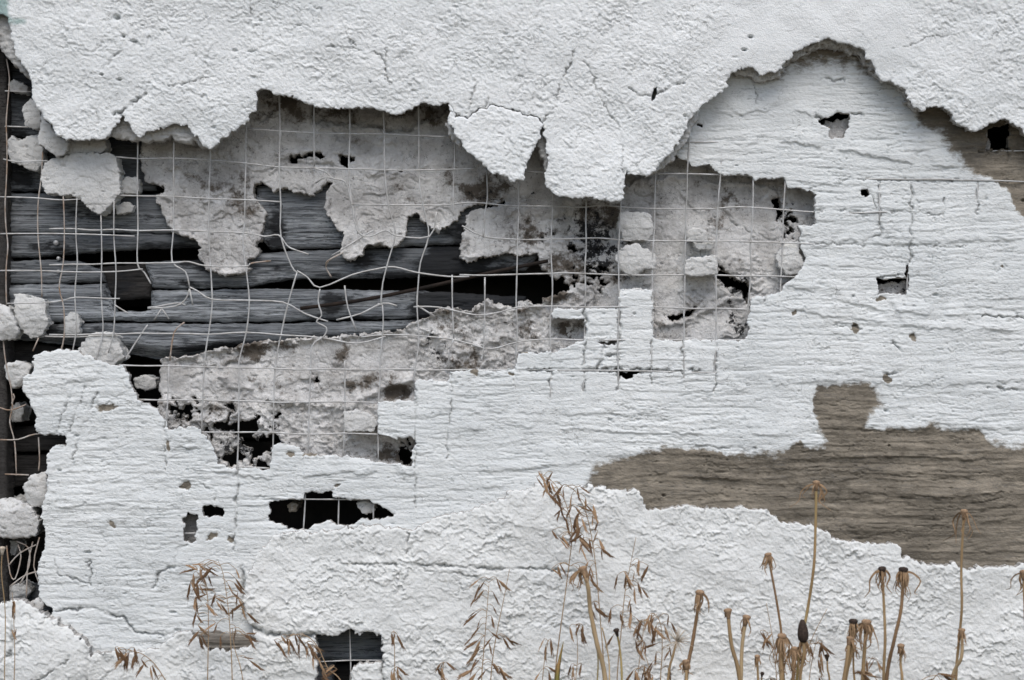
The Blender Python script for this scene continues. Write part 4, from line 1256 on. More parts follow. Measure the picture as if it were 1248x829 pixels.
mesh1 = empty('wire_mesh', (0.0, 0.005, 0), 'square galvanised wire mesh stretched across the broken opening', 'wire mesh')
mesh2 = empty('wire_mesh', (-0.7, 0.0, 0), 'second bent wire mesh overlapping the plank end by the corner post', 'wire mesh')
E = 12   # depth where wires run into the render
# verticals, right-hand field
for pts in [
    [(552, 140, 2), (554, 172, 5), (554, 215), (552, 250), (553, 263)],
    [(593, 205, 2), (594, 240, 5), (591, 262), (589, 290)],
    [(632, 205, 0), (632, 250, 5), (630, 300), (629, 345), (630, 400), (629, 452, 6), (629, 470, 1), (629, 492, E)],
    [(674, 235, -2), (674, 255), (672, 300), (673, 345), (671, 400), (671, 445, 4), (670, 478, 0.5), (670, 500, E)],
    [(715, 238, -2), (714, 300), (713, 350), (713, 400), (712, 440, 4), (711, 474, .5), (711, 490, E)],
    [(757, 240, 0), (755, 275, 0), (754, 330, 0), (754, 380, 0), (753, 430, -1), (753, 470, .5), (752, 490, E)],
    [(799, 205, 2), (798, 250), (796, 300), (795, 350), (795, 400), (794, 440, 1), (794, 478, E)],
    [(839, 150, 1), (840, 172, -1), (838, 210, 1), (836, 260), (834, 320), (834, 380), (834, 420, 2), (833, 460, 0), (833, 480, E)],
    [(880, 160, E), (879, 185, 0.5), (878, 212, 2), (874, 262), (873, 310), (873, 360), (873, 412, 3), (871, 452, 0.5), (870, 480, E)],
    [(918, 205, E), (918, 214, 3), (917, 250), (915, 300), (914, 350), (912, 380, 5), (912, 405, 9)],
    [(957, 212, 10), (957, 225, 3), (955, 260), (953, 300), (952, 340), (951, 368, 2), (951, 384, E)],
    [(994, 228, 10), (994, 250, 4), (994, 275, 3), (993, 300, E)],
]:
    wire(pts, mesh1)
# horizontals, right-hand field
for pts in [
    [(826, 173, 9), (840, 173, 1), (880, 174, 0.5), (905, 175, E)],
    [(640, 209, 1), (662, 210, 3), (680, 210, 6)], [(760, 212, 0), (796, 212, 3), (838, 212), (880, 213, 5), (918, 214, 5), (930, 214, E)],
    [(470, 250), (540, 250), (576, 247), (618, 251), (660, 252), (712, 252), (730, 250), (760, 253), (800, 255), (840, 254), (870, 254), (900, 252), (940, 255), (960, 256), (994, 258, 3), (1040, 260, .5), (1080, 259, .5), (1112, 262, E)],
    [(563, 275), (590, 288), (632, 292), (690, 292), (730, 290), (760, 293), (838, 294), (900, 294), (955, 296, 4), (990, 298, 1), (1010, 299, E)],
    [(560, 335), (590, 336), (635, 334), (690, 333), (757, 335), (800, 335), (875, 336), (930, 336), (955, 337, 4), (975, 338, E)],
    [(504, 374), (535, 374), (578, 384), (605, 382), (632, 374), (674, 373), (720, 374, 3), (756, 374, -1), (795, 375), (873, 376), (913, 377, 6), (935, 378, E)],
    [(440, 411), (470, 408), (510, 410), (550, 414), (600, 426), (632, 416), (672, 414), (713, 415, 3), (755, 415, 0), (800, 414), (873, 415, 5), (905, 415, 6), (930, 416, E)],
    [(480, 451), (548, 451), (630, 451, 4), (690, 452, 0.5), (755, 452, 0.5), (800, 453, .5), (871, 454, 1), (890, 454, E)],
]:
    wire(pts, mesh1)
# upper left field
for pts in [
    [(340, 108, 2), (341, 160), (341, 205), (342, 250), (342, 288), (356, 325), (362, 332)], [(383, 125, 2), (383, 165), (383, 203)],
    [(426, 128, 2), (426, 165), (425, 205), (428, 240), (435, 270), (436, 285)], [(467, 130, 2), (468, 165), (468, 205), (473, 250), (481, 285), (474, 315), (467, 345), (464, 372)],
    [(510, 122, 2), (511, 165), (510, 205), (512, 232), (523, 288), (512, 320), (508, 372), (511, 415), (506, 452), (504, 465, 8)],
    [(300, 150, 2), (299, 200), (298, 250), (297, 300), (302, 345), (304, 370), (300, 405), (291, 440), (291, 490), (290, 530), (289, 572), (288, 590, E)],
    [(256, 178, 2), (255, 230), (254, 280), (258, 340), (259, 370), (252, 420), (248, 450), (247, 500), (246, 528, 9)],
    [(212, 170, 2), (211, 230), (211, 280), (210, 318), (226, 332), (231, 350)],
    [(168, 172, 4), (167, 230), (168, 280), (168, 322), (176, 332), (184, 346)],
    [(362, 332), (351, 370), (343, 405), (336, 440), (334, 490), (333, 540, 8), (332, 560, E)],
    [(390, 352), (388, 368), (392, 385), (386, 392), (398, 400), (394, 410), (380, 422), (378, 455), (377, 500), (376, 540, 5), (376, 558, E)],
    [(420, 348), (424, 375), (434, 402)], [(466, 372), (467, 395), (463, 440), (462, 490, 5), (461, 530, 5), (461, 560, 8)],
    [(420, 440), (420, 490), (419, 530), (418, 558, 8)], [(206, 444, 7), (204, 490, 4), (203, 512, 3), (203, 530, E)],
    [(551, 335), (552, 370), (553, 413)], [(591, 338), (590, 385), (590, 425), (586, 440)], [(553, 413), (548, 430), (547, 450, 9)],
]:
    wire(pts, mesh1)
for pts in [
    [(300, 157), (341, 160), (383, 162), (426, 163), (468, 163), (510, 165), (545, 167, 3)], [(140, 191, 4), (170, 193), (256, 195), (300, 199), (341, 203), (383, 205), (426, 206), (500, 208), (560, 207), (580, 205, 3)],
    [(140, 238), (211, 239), (256, 242), (300, 243), (341, 246)], [(427, 249), (470, 250)],
    [(60, 279), (168, 281), (254, 282), (300, 285), (322, 289), (340, 287), (350, 300), (362, 306), (376, 310)],
    [(60, 323), (168, 321), (211, 321), (230, 319), (252, 324), (297, 324), (305, 321)],
    [(383, 205), (396, 210), (406, 217), (420, 222), (428, 246), (436, 280), (450, 288), (470, 281), (484, 287), (523, 289), (532, 258)],
    [(362, 330), (374, 338), (390, 351), (430, 335), (460, 327), (480, 326), (508, 332), (545, 337), (572, 337)],
    [(226, 372, 20), (216, 370, 22), (190, 374), (180, 375)], [(231, 350), (240, 355), (258, 365), (300, 366), (345, 368), (372, 382), (400, 392)], [(231, 352), (226, 365), (214, 374), (180, 376)], [(197, 376), (188, 390)], [(197, 376), (206, 389)],
    [(410, 390), (440, 382), (466, 370), (484, 373)], [(466, 372), (460, 370)], [(508, 372), (530, 386)],
    [(60, 408), (168, 406), (256, 407), (300, 406), (345, 408), (400, 412), (436, 418), (470, 410)],
    [(180, 396), (170, 412), (156, 432), (154, 438)], [(225, 393), (212, 405), (207, 440)], [(231, 352), (235, 372)],
    [(145, 445, 2), (204, 446), (291, 448), (334, 449), (420, 451), (505, 450)], [(168, 487, 9), (205, 488), (290, 488), (334, 490), (420, 490), (462, 491, 8)],
    [(240, 526, E), (250, 527, 4), (333, 528, 4), (420, 529), (461, 529), (480, 529, E)], [(285, 570, E), (300, 570, 5), (330, 571, 9)],
    [(404, 312, 18), (415, 305), (440, 290), (455, 281)], [(398, 325, 20), (399, 318), (418, 308)], [(404, 338, 26), (398, 326, 24), (400, 318, 20)],
    [(385, 223, 18), (396, 217), (406, 217)], [(330, 318, 20), (310, 321), (305, 322)],
]:
    wire(pts, mesh1, mat='rustwire' if len(pts) == 3 and rnd.random() < .6 else 'wire', jit=0.9)
# wires seen through the small holes of the render
for pts in [[(372, 594, E), (372, 612, 7), (370, 645, 7), (370, 655, 11)], [(413, 600, 10), (413, 612, 6), (412, 638, 6), (412, 650, 10)], [(455, 606, 10), (455, 640, 9)],
            [(322, 608, 10), (345, 608, 6), (410, 609, 6), (460, 609, 10)], [(215, 650, 9), (245, 650, 9)], [(1062, 338, 9), (1112, 339, 7)], [(1197, 184, 9), (1262, 184, -.3), (1280, 185, 8)], [(1231, 140, 9), (1231, 200, 9)],
            [(384, 764, 9), (384, 806, 5), (386, 850, 9)], [(426, 760, 9), (427, 820, 5), (425, 850, 9)], [(380, 807, 6), (430, 805, 5), (475, 805, 10)],
            [(1022, 218, 6), (1072, 218.5, 0.2), (1150, 219, .4), (1240, 221, .4), (1260, 222, 8)], [(1072, 214, 5), (1072, 240, .2), (1072, 262, .4), (1072, 275, 8)], [(1191, 214, 5), (1191, 235, .2), (1190, 262, 8)],
            [(1110, 322, 6), (1106, 340, 4), (1106, 362, 6)]]:
    wire(pts, mesh1, r=0.9, jit=0.4)
# second, bent mesh at the left
for pts in [
    [(8, 72, 4), (11, 95, 2), (8, 150, 2), (9, 200, 2), (6, 250, 2), (9, 300), (8, 372)], [(52, 185), (50, 215), (47, 250), (46, 290), (50, 330), (51, 362)], [(77, 236), (78, 280), (77, 320), (72, 350), (78, 375), (78, 410), (72, 435)],
    [(94, 240), (92, 262), (93, 290), (95, 320), (92, 360), (93, 400), (88, 430)], [(123, 262), (124, 300), (123, 350), (125, 405), (117, 440)], [(139, 245), (138, 290), (141, 330), (140, 370), (139, 405), (132, 430)],
    [(6, 111), (40, 112)], [(6, 154), (34, 155)], [(4, 194), (20, 197), (50, 197), (58, 196)], [(0, 240), (40, 242), (78, 243), (125, 240)], [(0, 285), (45, 284), (78, 285), (120, 286), (164, 288)],
    [(0, 330), (46, 329), (93, 331), (140, 331), (174, 328)], [(8, 370), (50, 370), (76, 366), (93, 363), (130, 364), (146, 364)], [(55, 410), (93, 411), (140, 408), (150, 412)], [(140, 372), (150, 378), (156, 382)], [(47, 412), (40, 428)],
    [(4, 415), (6, 440), (12, 470), (16, 495), (12, 515), (18, 540), (20, 580)], [(0, 497), (14, 499), (32, 493)], [(0, 536), (22, 536), (44, 530), (75, 529)], [(14, 492), (18, 485), (16, 480)], [(47, 533), (49, 560), (47, 574)], [(6, 578), (35, 579)],
    [(8, 665), (12, 700), (18, 705), (26, 680), (22, 664)], [(20, 660), (34, 668), (36, 690), (24, 712)], [(40, 660), (33, 690), (32, 730)], [(48, 655), (42, 690), (52, 720)], [(10, 690), (24, 675), (44, 664)], [(12, 715), (30, 702), (48, 696)],
]:
    wire(pts, mesh2, dep=4 if pts[0][1] < 410 else 10, r=0.85, mat='rustwire' if pts[0][1] > 410 or rnd.random() < .25 else 'wire', jit=1.0)

# rusted rod lying in the gap
P = [Vector(unproj(*q)) for q in ((366, 376, 30), (440, 366, 28), (520, 350, 22), (600, 332, 16), (668, 318, 10))]
V, F = tube_geo(smooth_path(P, 4), 2.3 * S, 8)
rod = geo_obj('iron_rod', V, F, M['rod'], None, origin=tuple(P[0]))
tag(rod, 'thin dark rusted iron rod slanting out of the gap between planks', 'rod')

# ------------------------------------------------------------------ dry plants in front
GROUND_PY = CY + ZC / S


def P3(x, y, dep):
    return Vector(unproj(x, y, dep))


def to_ground(pts, dep):
    """extend a picture-space stem down to the soil"""
    P = [P3(x, y, dep) for x, y in pts]
    b = P[0]
    d = (P[0] - P[1]).normalized()
    foot = Vector((b.x + d.x * b.z * 0.35, b.y - 0.004, -0.012))
    mid = Vector((b.x + d.x * b.z * 0.22, b.y, b.z * 0.5))
    return [foot, mid] + P


def spikelet_mesh():
    V = []; F = []
    prof = [(0, .12), (.12, .55), (.35, 1), (.6, .85), (.82, .45), (1, .06)]
    for t, w in prof:
        for a in range(6):
            th = 2 * math.pi * a / 6
            V.append((t, w * 0.105 * math.cos(th), w * 0.06 * math.sin(th)))
    for i in range(len(prof) - 1):
        for a in range(6):
            F.append((i * 6 + a, i * 6 + (a + 1) % 6, (i + 1) * 6 + (a + 1) % 6, (i + 1) * 6 + a))
    n = len(V)
    for k in range(4):       # overlapping husks and awns
        s = 1 if k % 2 else -1
        t0 = 0.18 + 0.17 * k
        b = len(V)
        V += [(t0, 0.05 * s, 0.02), (t0 + .2, 0.11 * s, 0.05), (t0 + .42, 0.10 * s, 0.03), (t0 + .22, 0.04 * s, 0.06)]
        F.append((b, b + 1, b + 2, b + 3))
        b = len(V)
        V += [(t0 + .36, 0.085 * s, 0.03), (t0 + .40, 0.105 * s, 0.035), (t0 + .70, 0.15 * s, 0.04), (t0 + .69, 0.145 * s, 0.045)]
        F.append((b, b + 1, b + 2, b + 3))
    me = bpy.data.meshes.new('spikelet')
    me.from_pydata(V, [], F)
    me.update()
    return me


SPK = []
for mk in ('spike', 'spike', 'spikelight'):
    me = spikelet_mesh()
    me.materials.append(M[mk])
    SPK.append(me)


def grass(stem, dep, label, spots, rs=0.75, L=15, seed=0, mat='grassstem', extra=None):
    """stem: picture polyline from below up to the tip; spots: (node on stem x,y, spikelet base x,y, angle deg down-from-right, length)"""
    R = random.Random(seed)
    path = to_ground(stem, dep)
    foot = path[0]
    t = empty('dry_grass_stalk', foot, label, 'grass', 'dry grass stalks at the foot of the wall')
    sp = smooth_path(path, 6)
    V, F = tube_geo(sp, [rs * S * (1.15 - 0.75 * i / len(sp)) for i in range(len(sp))], 6)
    geo_obj('stem', V, F, M[mat], t)
    BV = []; BF = []
    for (nx, ny, bx, by, ang, ln) in spots:
        dd = dep + R.uniform(-9, 9)
        a = P3(nx, ny, dep); b = P3(bx, by, dd)
        m = (a + b) / 2 + Vector((0, 0, abs(b.x - a.x) * 0.25))
        tube_geo(smooth_path([a, m, b], 3), 0.32 * S, 4, BV, BF)
        o = bpy.data.objects.new('spikelet', R.choice(SPK))
        th = math.radians(ang)
        x = Vector((math.cos(th), R.uniform(-.3, .3), -math.sin(th))).normalized()
        y = Vector((0, -1, 0)).cross(x).normalized()
        z = x.cross(y)
        roll = Quaternion(x, R.uniform(-.9, .9))
        y = roll @ y; z = roll @ z
        mt = Matrix((x, y, z)).transposed().to_4x4()
        s = ln * S
        wd = R.uniform(0.5, 1.0)
        mt = mt @ Matrix.Diagonal((s, s * wd, s * wd, 1))
        mt.translation = b - foot
        o.parent = t
        o.matrix_basis = mt
        COL.objects.link(o)
    if BV:
        tag(geo_obj('branchlets', BV, BF, M[mat], t), kind='stuff')
    return t


def panicle(path, side, n, spread, seed, L=(12, 23), droop=70):
    """spikelets along a picture polyline"""
    R = random.Random(seed)
    p = [Vector((a, b, 0)) for a, b in path]
    sp = smooth_path(p, 8)
    out = []
    for i in range(n):
        q = sp[min(len(sp) - 1, int((i + R.random()) / n * len(sp)))]
        s = side if side else R.choice((-1, 1))
        if side and R.random() < .25:
            s = -side
        w = R.uniform(.25, 1) * spread
        bx = q.x + s * w; by = q.y + R.uniform(-4, 6)
        ang = R.gauss(90 - s * (90 - droop), 20)
        out.append((q.x, q.y, bx, by, ang, R.uniform(*L)))
    return out


GR = [
    ([(253, 829), (254, 770), (252, 720), (240, 697)], -60, 'dry grass stalk with leaning seed head before the bare wood strip', [([(254, 775), (252, 720), (240, 697)], -1, 15, 16, 100), ([(250, 720), (236, 690)], -1, 4, 8, 160)]),
    ([(283, 829), (281, 780), (278, 740), (272, 700), (266, 684)], -70, 'taller of two dry grass stalks crossing the bare wood strip', [([(281, 775), (276, 730), (266, 686)], 1, 13, 22, 60), ([(276, 730), (268, 690)], -1, 7, 28, 130)]),
    ([(296, 829), (286, 790), (283, 765)], -66, 'short bent grass stalk beside the bare wood strip', [([(290, 800), (284, 770)], 1, 3, 16, 20)]),
    ([(420, 840), (400, 815), (388, 790), (375, 776), (358, 774), (342, 782)], -75, 'arching grass head drooping over the square hole', [([(392, 800), (376, 777), (358, 774), (342, 782)], -1, 12, 10, 120), ([(400, 815), (388, 790)], -1, 6, 14, 130)]),
    ([(214, 860), (196, 820), (178, 800), (160, 793), (146, 792)], -80, 'grass head arching low over the stucco lump', [([(200, 825), (178, 800), (160, 793), (146, 792)], -1, 12, 12, 100)]),
    ([(587, 829), (590, 790), (593, 750), (596, 712)], -90, 'sparse upright grass head with small dark spikelets', [([(588, 815), (592, 760), (596, 706)], 0, 20, 16, 60)]),
    ([(598, 829), (604, 780), (613, 735), (621, 694)], -92, 'bare slanting grass stem beside the sparse head', [([(601, 815), (605, 775)], 1, 7, 14, 40)]),
    ([(676, 829), (684, 760), (692, 700), (697, 650), (690, 615), (676, 590), (660, 578)], -85, 'tall nodding grass with brown seeds crossing render and lower stucco', [([(697, 655), (690, 615), (676, 590), (660, 577)], -1, 15, 14, 125), ([(695, 690), (697, 650)], -1, 9, 26, 115), ([(697, 650), (692, 620)], 1, 4, 14, 60)]),
    ([(737, 829), (732, 760), (727, 700), (722, 660), (714, 625), (702, 600), (690, 592)], -95, 'slender nodding grass with pale seeds beside the tall one', [([(727, 690), (722, 655), (714, 625), (702, 600), (690, 592)], 0, 14, 12, 70), ([(722, 660), (714, 630)], -1, 6, 16, 110), ([(728, 700), (730, 735)], -1, 4, 12, 120)]),
    ([(752, 829), (757, 770), (762, 720), (768, 690), (775, 655)], -88, 'grass stalk with dark hanging spikelets on one side', [([(757, 770), (762, 720), (770, 685)], 1, 13, 22, 78), ([(760, 745), (766, 700)], -1, 4, 6, 100)]),
    ([(805, 829), (807, 795), (806, 765), (800, 748)], -84, 'short grass with clustered dark spikelets beside the pale puff', [([(807, 815), (806, 765), (798, 748)], 0, 16, 14, 80)]),
    ([(481, 840), (481, 800), (480, 768)], -60, 'small grass spike beside the square hole', [([(481, 815), (480, 770)], 0, 7, 4, 75)]),
    ([(17, 840), (18, 800), (17, 760), (15, 722)], -70, 'single thin bare grass stem before the stucco lump', [([(17, 770), (15, 735)], 0, 3, 3, 80)]),
    ([(536, 850), (540, 815), (541, 806)], -90, 'withered grass tuft just showing between two seed heads', [([(538, 830), (541, 808)], 0, 8, 9, 80)]),
    ([(985, 850), (988, 815), (996, 775)], -128, 'dry leafy tuft leaning right of the fat black bud', [([(985, 835), (994, 785)], 0, 14, 12, 75)]),
    ([(1075, 850), (1068, 828), (1056, 818)], -140, 'dry curled tuft low between the black crowned pair and close pair', [([(1072, 838), (1058, 820)], -1, 8, 8, 140)]),
    ([(1110, 850), (1125, 828), (1145, 822)], -140, 'dry flattened tuft low beside the pale tufted stub', [([(1112, 842), (1142, 823)], 1, 10, 6, 20)]),
    ([(660, 850), (663, 810), (668, 780)], -96, 'thin grass with few seeds left of the fading blade', [([(662, 815), (668, 782)], 0, 5, 7, 70)]),
    ([(775, 850), (780, 800), (786, 755)], -98, 'fine grass with reddish seeds behind the pale puff', [([(779, 815), (786, 757)], 0, 10, 10, 75)]),
    ([(948, 850), (944, 805), (935, 770)], -146, 'dry curled blade left of the short shaggy stalk', [([(946, 830), (936, 772)], -1, 7, 10, 120)]),
    ([(972, 850), (985, 790), (1008, 742)], -118, 'thin twig branching right above the fat black bud', []),
    ([(955, 850), (944, 790), (934, 735)], -116, 'thin broken twig leaning left of the pale star collared stalk', []),
    ([(1046, 850), (1052, 822), (1064, 800)], -136, 'wispy tuft at the foot of the close pair', [([(1048, 840), (1062, 803)], 0, 8, 8, 80)]),
    ([(700, 850), (704, 800), (702, 760)], -100, 'wispy grass behind the fading blade', [([(703, 812), (702, 762)], 0, 7, 9, 80)]),
    ([(795, 850), (790, 810), (778, 780)], -102, 'drooping grass beside the fine reddish one', [([(792, 822), (779, 782)], -1, 9, 9, 110)]),
    ([(1003, 850), (1001, 820), (999, 800)], -100, 'withered grass tip beside the black bud', [([(1001, 825), (999, 800)], 0, 4, 4, 80)]),
]
for k, (stem, dep, label, pans) in enumerate(GR):
    spots = []
    for j, (path, side, n, spread, droop) in enumerate(pans):
        spots += panicle(path, side, int(n * 1.35), spread, k * 17 + j, droop=droop)
    grass(stem, dep, label, spots, seed=k)


def ribbon(path, w, V, F):
    n = len(path)
    b = len(V)
    for i, p in enumerate(path):
        ww = w * (1 - 0.8 * (i / (n - 1)) ** 1.5)
        t = (path[min(i + 1, n - 1)] - path[max(i - 1, 0)]).normalized()
        s = t.cross(Vector((0.3, -1, 0.2))).normalized()
        V += [p - s * ww, p + s * ww]
    for i in range(n - 1):
        F.append((b + 2 * i, b + 2 * i + 1, b + 2 * i + 3, b + 2 * i + 2))


def stalk(stem, dep, label, r=2.3, rsc=0.8, head='head', hw=5, nb=9, bl=18, seed=0, mat='straw', bud=None, group='withered flower stalks at the foot of the wall'):
    R = random.Random(seed)
    path = to_ground(stem, dep)
    foot = path[0]
    t = empty('withered_flower_stalk', foot, label, 'flower stalk', group)
    for i in range(1, len(path) - 1):
        path[i] = path[i] + Vector((R.uniform(-2.2, 2.2) * S, R.uniform(-6, 6) * S, 0))
    if mat == 'straw':
        mat = R.choice(('straw', 'straw', 'strawpale', 'strawdark'))
    sp = smooth_path(path, 6)
    n = len(sp)
    V, F = tube_geo(sp, [rsc * r * S * (1.2 - 0.35 * i / n + 0.05 * math.sin(i * 2.1 + seed)) for i in range(n)], 8)
    geo_obj('stem', V, F, M[mat], t)
    top = sp[-1]; d = (sp[-1] - sp[-3]).normalized()
    if bud:
        V = []; F = []
        L, W = bud
        pts = [top - d * L * S * .1 + d * (L * S * q) for q in (0, .12, .4, .75, 1)]
        tube_geo(pts, [W * S * v for v in (.45, .9, 1, .75, .3)], 8, V, F)
        geo_obj('bud', V, F, M['headdark'], t)
    elif head:
        V = []; F = []
        pts = [top - d * hw * S * q for q in (2.2, 1.2, .5, .1, -.2, -.42, -.5)]
        tube_geo(pts, [hw * S * v for v in (.4, .55, .78, .98, .95, .65, .2)], 8, V, F)
        geo_obj('receptacle', V, F, M[head], t)
    if nb:
        V = []; F = []
        for i in range(nb):
            a = R.uniform(0, 2 * math.pi)
            o = Vector((math.cos(a), math.sin(a), 0))
            L = bl * R.uniform(.6, 1.15) * S
            fl = R.uniform(.0, .28) if R.random() < .78 else R.uniform(.3, .9)
            p0 = top + o * hw * S * .55 - d * hw * S * .45
            p = [p0, p0 + o * L * .30 * fl - Vector((0, 0, .06 * L)), p0 + o * L * .62 * fl - Vector((0, 0, .32 * L)), p0 + o * L * .62 * fl * R.uniform(.5, 1.5) + Vector((R.uniform(-.16, .16) * L, R.uniform(-.1, .1) * L, -.68 * L)),
                 p0 + o * L * fl * R.uniform(.1, 1.2) + Vector((R.uniform(-.22, .22) * L, 0, -L * R.uniform(.7, 1.05)))]
            ribbon(smooth_path(p, 3), R.uniform(.6, 1.7) * S, V, F)
        tag(geo_obj('bracts', V, F, M['bract'], t), kind='stuff')
    return t


ST_ = [
    dict(stem=[(737, 829), (727, 785), (720, 745), (715, 715), (710, 693)], dep=-130, label='thick brown stalk with shaggy collar in front of the nodding grasses', r=3.2, hw=5.5, nb=16, bl=26),
    dict(stem=[(757, 835), (754, 795), (751, 768)], dep=-110, label='thin stalk with black knob behind the thick shaggy one', r=1.6, head='headdark', hw=3.6, nb=0, mat='strawgreen'),
    dict(stem=[(836, 829), (843, 785), (849, 750), (853, 722)], dep=-140, label='leaning stalk with drooping collar beside the pale puff', r=2.6, hw=5.5, nb=12, bl=24),
    dict(stem=[(901, 829), (893, 785), (887, 744)], dep=-150, label='bare flat topped stalk without collar', r=2.9, hw=5, nb=2, bl=8),
    dict(stem=[(904, 829), (907, 785), (910, 752)], dep=-145, label='flat topped stalk with one hooked bract', r=2.7, hw=5, nb=4, bl=22),
    dict(stem=[(951, 790), (946, 745), (936, 676)], dep=-120, label='pale stalk with spreading star shaped collar', r=1.8, hw=4.5, nb=14, bl=18),
    dict(stem=[(974, 800), (983, 745), (990, 690), (994, 640), (995, 588)], dep=-125, label='tallest straight stalk, green tinged, standing before the bare brown patch', r=2.1, hw=4.5, nb=14, bl=26, mat='strawgreen'),
    dict(stem=[(976, 835), (978, 800), (979, 780)], dep=-135, label='stalk ending in a fat black bud', r=2.2, nb=6, bl=30, bud=(26, 6.5)),
    dict(stem=[(953, 840), (952, 800), (953, 775)], dep=-140, label='short shaggy stalk beside the fat black bud', r=3.4, hw=5.5, nb=20, bl=38),
    dict(stem=[(968, 845), (966, 815), (968, 790)], dep=-142, label='withered leafy stub between shaggy stalk and black bud', r=2.6, hw=4, nb=16, bl=36),
    dict(stem=[(1028, 835), (1036, 795), (1040, 757)], dep=-150, label='stout stalk with blackened crown in the close pair', r=3.3, head='headdark', hw=5.5, nb=18, bl=34),
    dict(stem=[(1050, 835), (1054, 795), (1056, 758)], dep=-145, label='stout stalk with pale crown in the close pair', r=2.8, hw=6, nb=16, bl=32),
    dict(stem=[(1079, 829), (1078, 780), (1077, 740), (1075, 693)], dep=-135, label='upright stalk with flat black crown', r=2.1, head='headdark', hw=5, nb=14, bl=30),
    dict(stem=[(1080, 829), (1090, 780), (1097, 740), (1101, 694)], dep=-150, label='leaning stalk with glossy black crown and full brown collar', r=2.6, head='headdark', hw=5.8, nb=22, bl=34),
    dict(stem=[(1098, 840), (1099, 810), (1098, 787)], dep=-130, label='short stalk with pale tufted crown below the black crowned pair', r=2.0, hw=4.5, nb=14, bl=16),
    dict(stem=[(1165, 829), (1170, 785), (1172, 740), (1173, 690), (1175, 623)], dep=-130, label='tall lone stalk with one long hanging bract', r=2.0, hw=4.6, nb=6, bl=34),
    dict(stem=[(1163, 835), (1169, 800), (1172, 768)], dep=-138, label='short stalk hugging the tall lone one', r=2.6, hw=4.5, nb=9, bl=24),
    dict(stem=[(1250, 829), (1249, 760), (1247, 697)], dep=-130, label='stalk with curled collar cut by the picture edge', r=2.0, hw=4.5, nb=10, bl=28),
    dict(stem=[(1009, 840), (1009, 815), (1008, 799)], dep=-120, label='thin stalk with tiny black knob before the lower stucco', r=1.4, head='headdark', hw=3, nb=0),
    dict(stem=[(929, 845), (929, 830), (929, 821)], dep=-120, label='lowest thin stalk with tiny black knob', r=1.3, head='headdark', hw=2.6, nb=0),
    dict(stem=[(1024, 850), (1031, 810), (1036, 778)], dep=-155, label='bare pale stalk leaning across the close pair', r=3.0, hw=4.5, nb=8, bl=20),
    dict(stem=[(1040, 850), (1041, 815), (1040, 790)], dep=-128, label='thin stub rising between the close pair', r=1.6, hw=3.2, nb=5, bl=14),
    dict(stem=[(925, 850), (922, 820), (923, 800)], dep=-150, label='short bristly stub beside the one with hooked bract', r=1.8, hw=3.4, nb=6, bl=14),
    dict(stem=[(834, 850), (836, 825), (836, 806)], dep=-145, label='low tufted stub under the leaning stalk', r=2.2, hw=4.5, nb=8, bl=14),
    dict(stem=[(726, 850), (728, 800), (722, 770)], dep=-118, label='thin green tinged stem rising beside the thick shaggy stalk', r=1.1, head=None, nb=0, mat='strawgreen'),
    dict(stem=[(745, 850), (741, 805), (734, 765)], dep=-122, label='thin straw stem crossing behind the black knobbed stalk', r=1.1, head=None, nb=0),
    dict(stem=[(6, 840), (5, 750), (2, 700), (3, 668)], dep=-120, label='thin stalk with pale bud before the dark gap', r=0.7, head='puff', hw=3.6, nb=0),
]
for k, a in enumerate(ST_):
    stalk(seed=90 + k, **a)

# pale puff: radiating bristles
pf = to_ground([(814, 829), (820, 800), (825, 782)], -135)
t = empty('seed_puff', pf[0], 'pale spiky seed puff on a short stem among brown stalks', 'seed head')
V, F = tube_geo(smooth_path(pf, 5), 1.4 * S, 6)
geo_obj('stem', V, F, M['straw'], t)
V = []; F = []
R = random.Random(4)
for i in range(46):
    d = Vector((R.gauss(0, 1), R.gauss(0, .8), R.gauss(.1, .7))).normalized()
    L = R.uniform(12, 20) * S
    c = pf[-1]
    tube_geo([c, c + d * L * .5 + Vector((0, 0, .001)), c + d * L], [.45 * S, .35 * S, .2 * S], 4, V, F)
tag(geo_obj('bristles', V, F, M['puff'], t), kind='stuff')

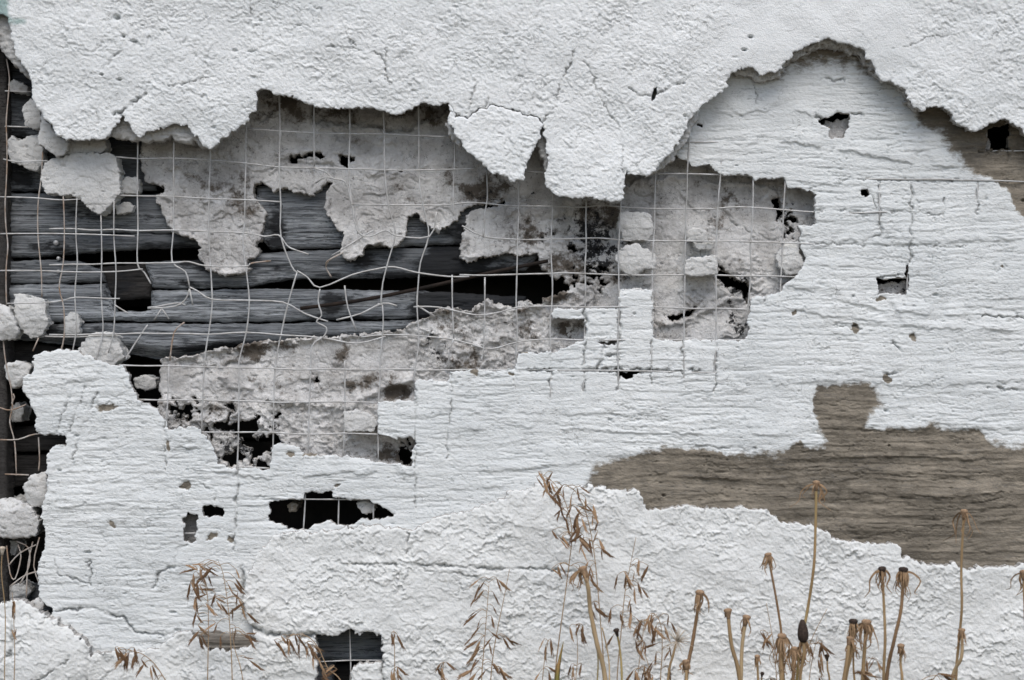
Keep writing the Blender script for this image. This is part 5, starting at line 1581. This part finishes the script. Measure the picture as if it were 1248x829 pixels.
# fading grass blade
V = []; F = []
bp = to_ground([(679, 829), (682, 805), (687, 781)], -110)
fp = smooth_path(bp, 6)
for i, p in enumerate(fp):
    w = 3.2 * S * (1 - (i / (len(fp) - 1)) ** 3)
    V += [p + Vector((-w, 0, 0)), p + Vector((0, -w * .35, 0)), p + Vector((w, 0, 0)), p + Vector((0, w * .1, 0))]
for i in range(len(fp) - 1):
    for s in range(4):
        F.append((4 * i + s, 4 * i + (s + 1) % 4, 4 * i + 4 + (s + 1) % 4, 4 * i + 4 + s))
tag(geo_obj('grass_blade', V, F, M['leaf'], None, origin=tuple(bp[0])), 'single broad grass blade fading from green to brown', 'grass')

# low turf on the soil, below the picture
R = np.random.default_rng(8)
n = 6000
bx = R.uniform(-1.6, 1.6, n); by = -0.06 - R.random(n) ** 1.3 * 1.6; bh = R.uniform(.03, .12, n)
la = R.uniform(0, 6.28, n); le = R.uniform(.1, .6, n) * bh
wd = 0.0016
a0 = R.uniform(0, 3.14, n)
v0 = np.stack([bx - wd * np.cos(a0), by - wd * np.sin(a0), np.full(n, -.01)], -1)
v1 = np.stack([bx + wd * np.cos(a0), by + wd * np.sin(a0), np.full(n, -.01)], -1)
tip = np.stack([bx + le * np.cos(la), by + le * np.sin(la), bh], -1)
v2 = tip + np.stack([wd * .25 * np.cos(a0), wd * .25 * np.sin(a0), 0 * bx], -1)
v3 = tip - np.stack([wd * .25 * np.cos(a0), wd * .25 * np.sin(a0), 0 * bx], -1)
TV = np.stack([v0, v1, v2, v3], 1).reshape(-1, 3)
TF = np.arange(4 * n).reshape(-1, 4)
tag(mesh_np('low_turf', TV, TF, [M['turf']]), 'short dry turf on the soil before the wall', 'grass', kind='stuff')

PART_LABELS = {'upper_stucco_coat': 'rough white stucco with ragged hanging lower edge', 'loose_stucco_flap': 'cracked stucco flap hanging loose beside the tongue',
               'scored_render_coat': 'flat white render scored with horizontal lines, bare brown in places', 'lower_stucco_coat': 'dimpled white spatter stucco at the bottom'}
for o in wall.children:
    if o.name in PART_LABELS:
        o['label'] = PART_LABELS[o.name]
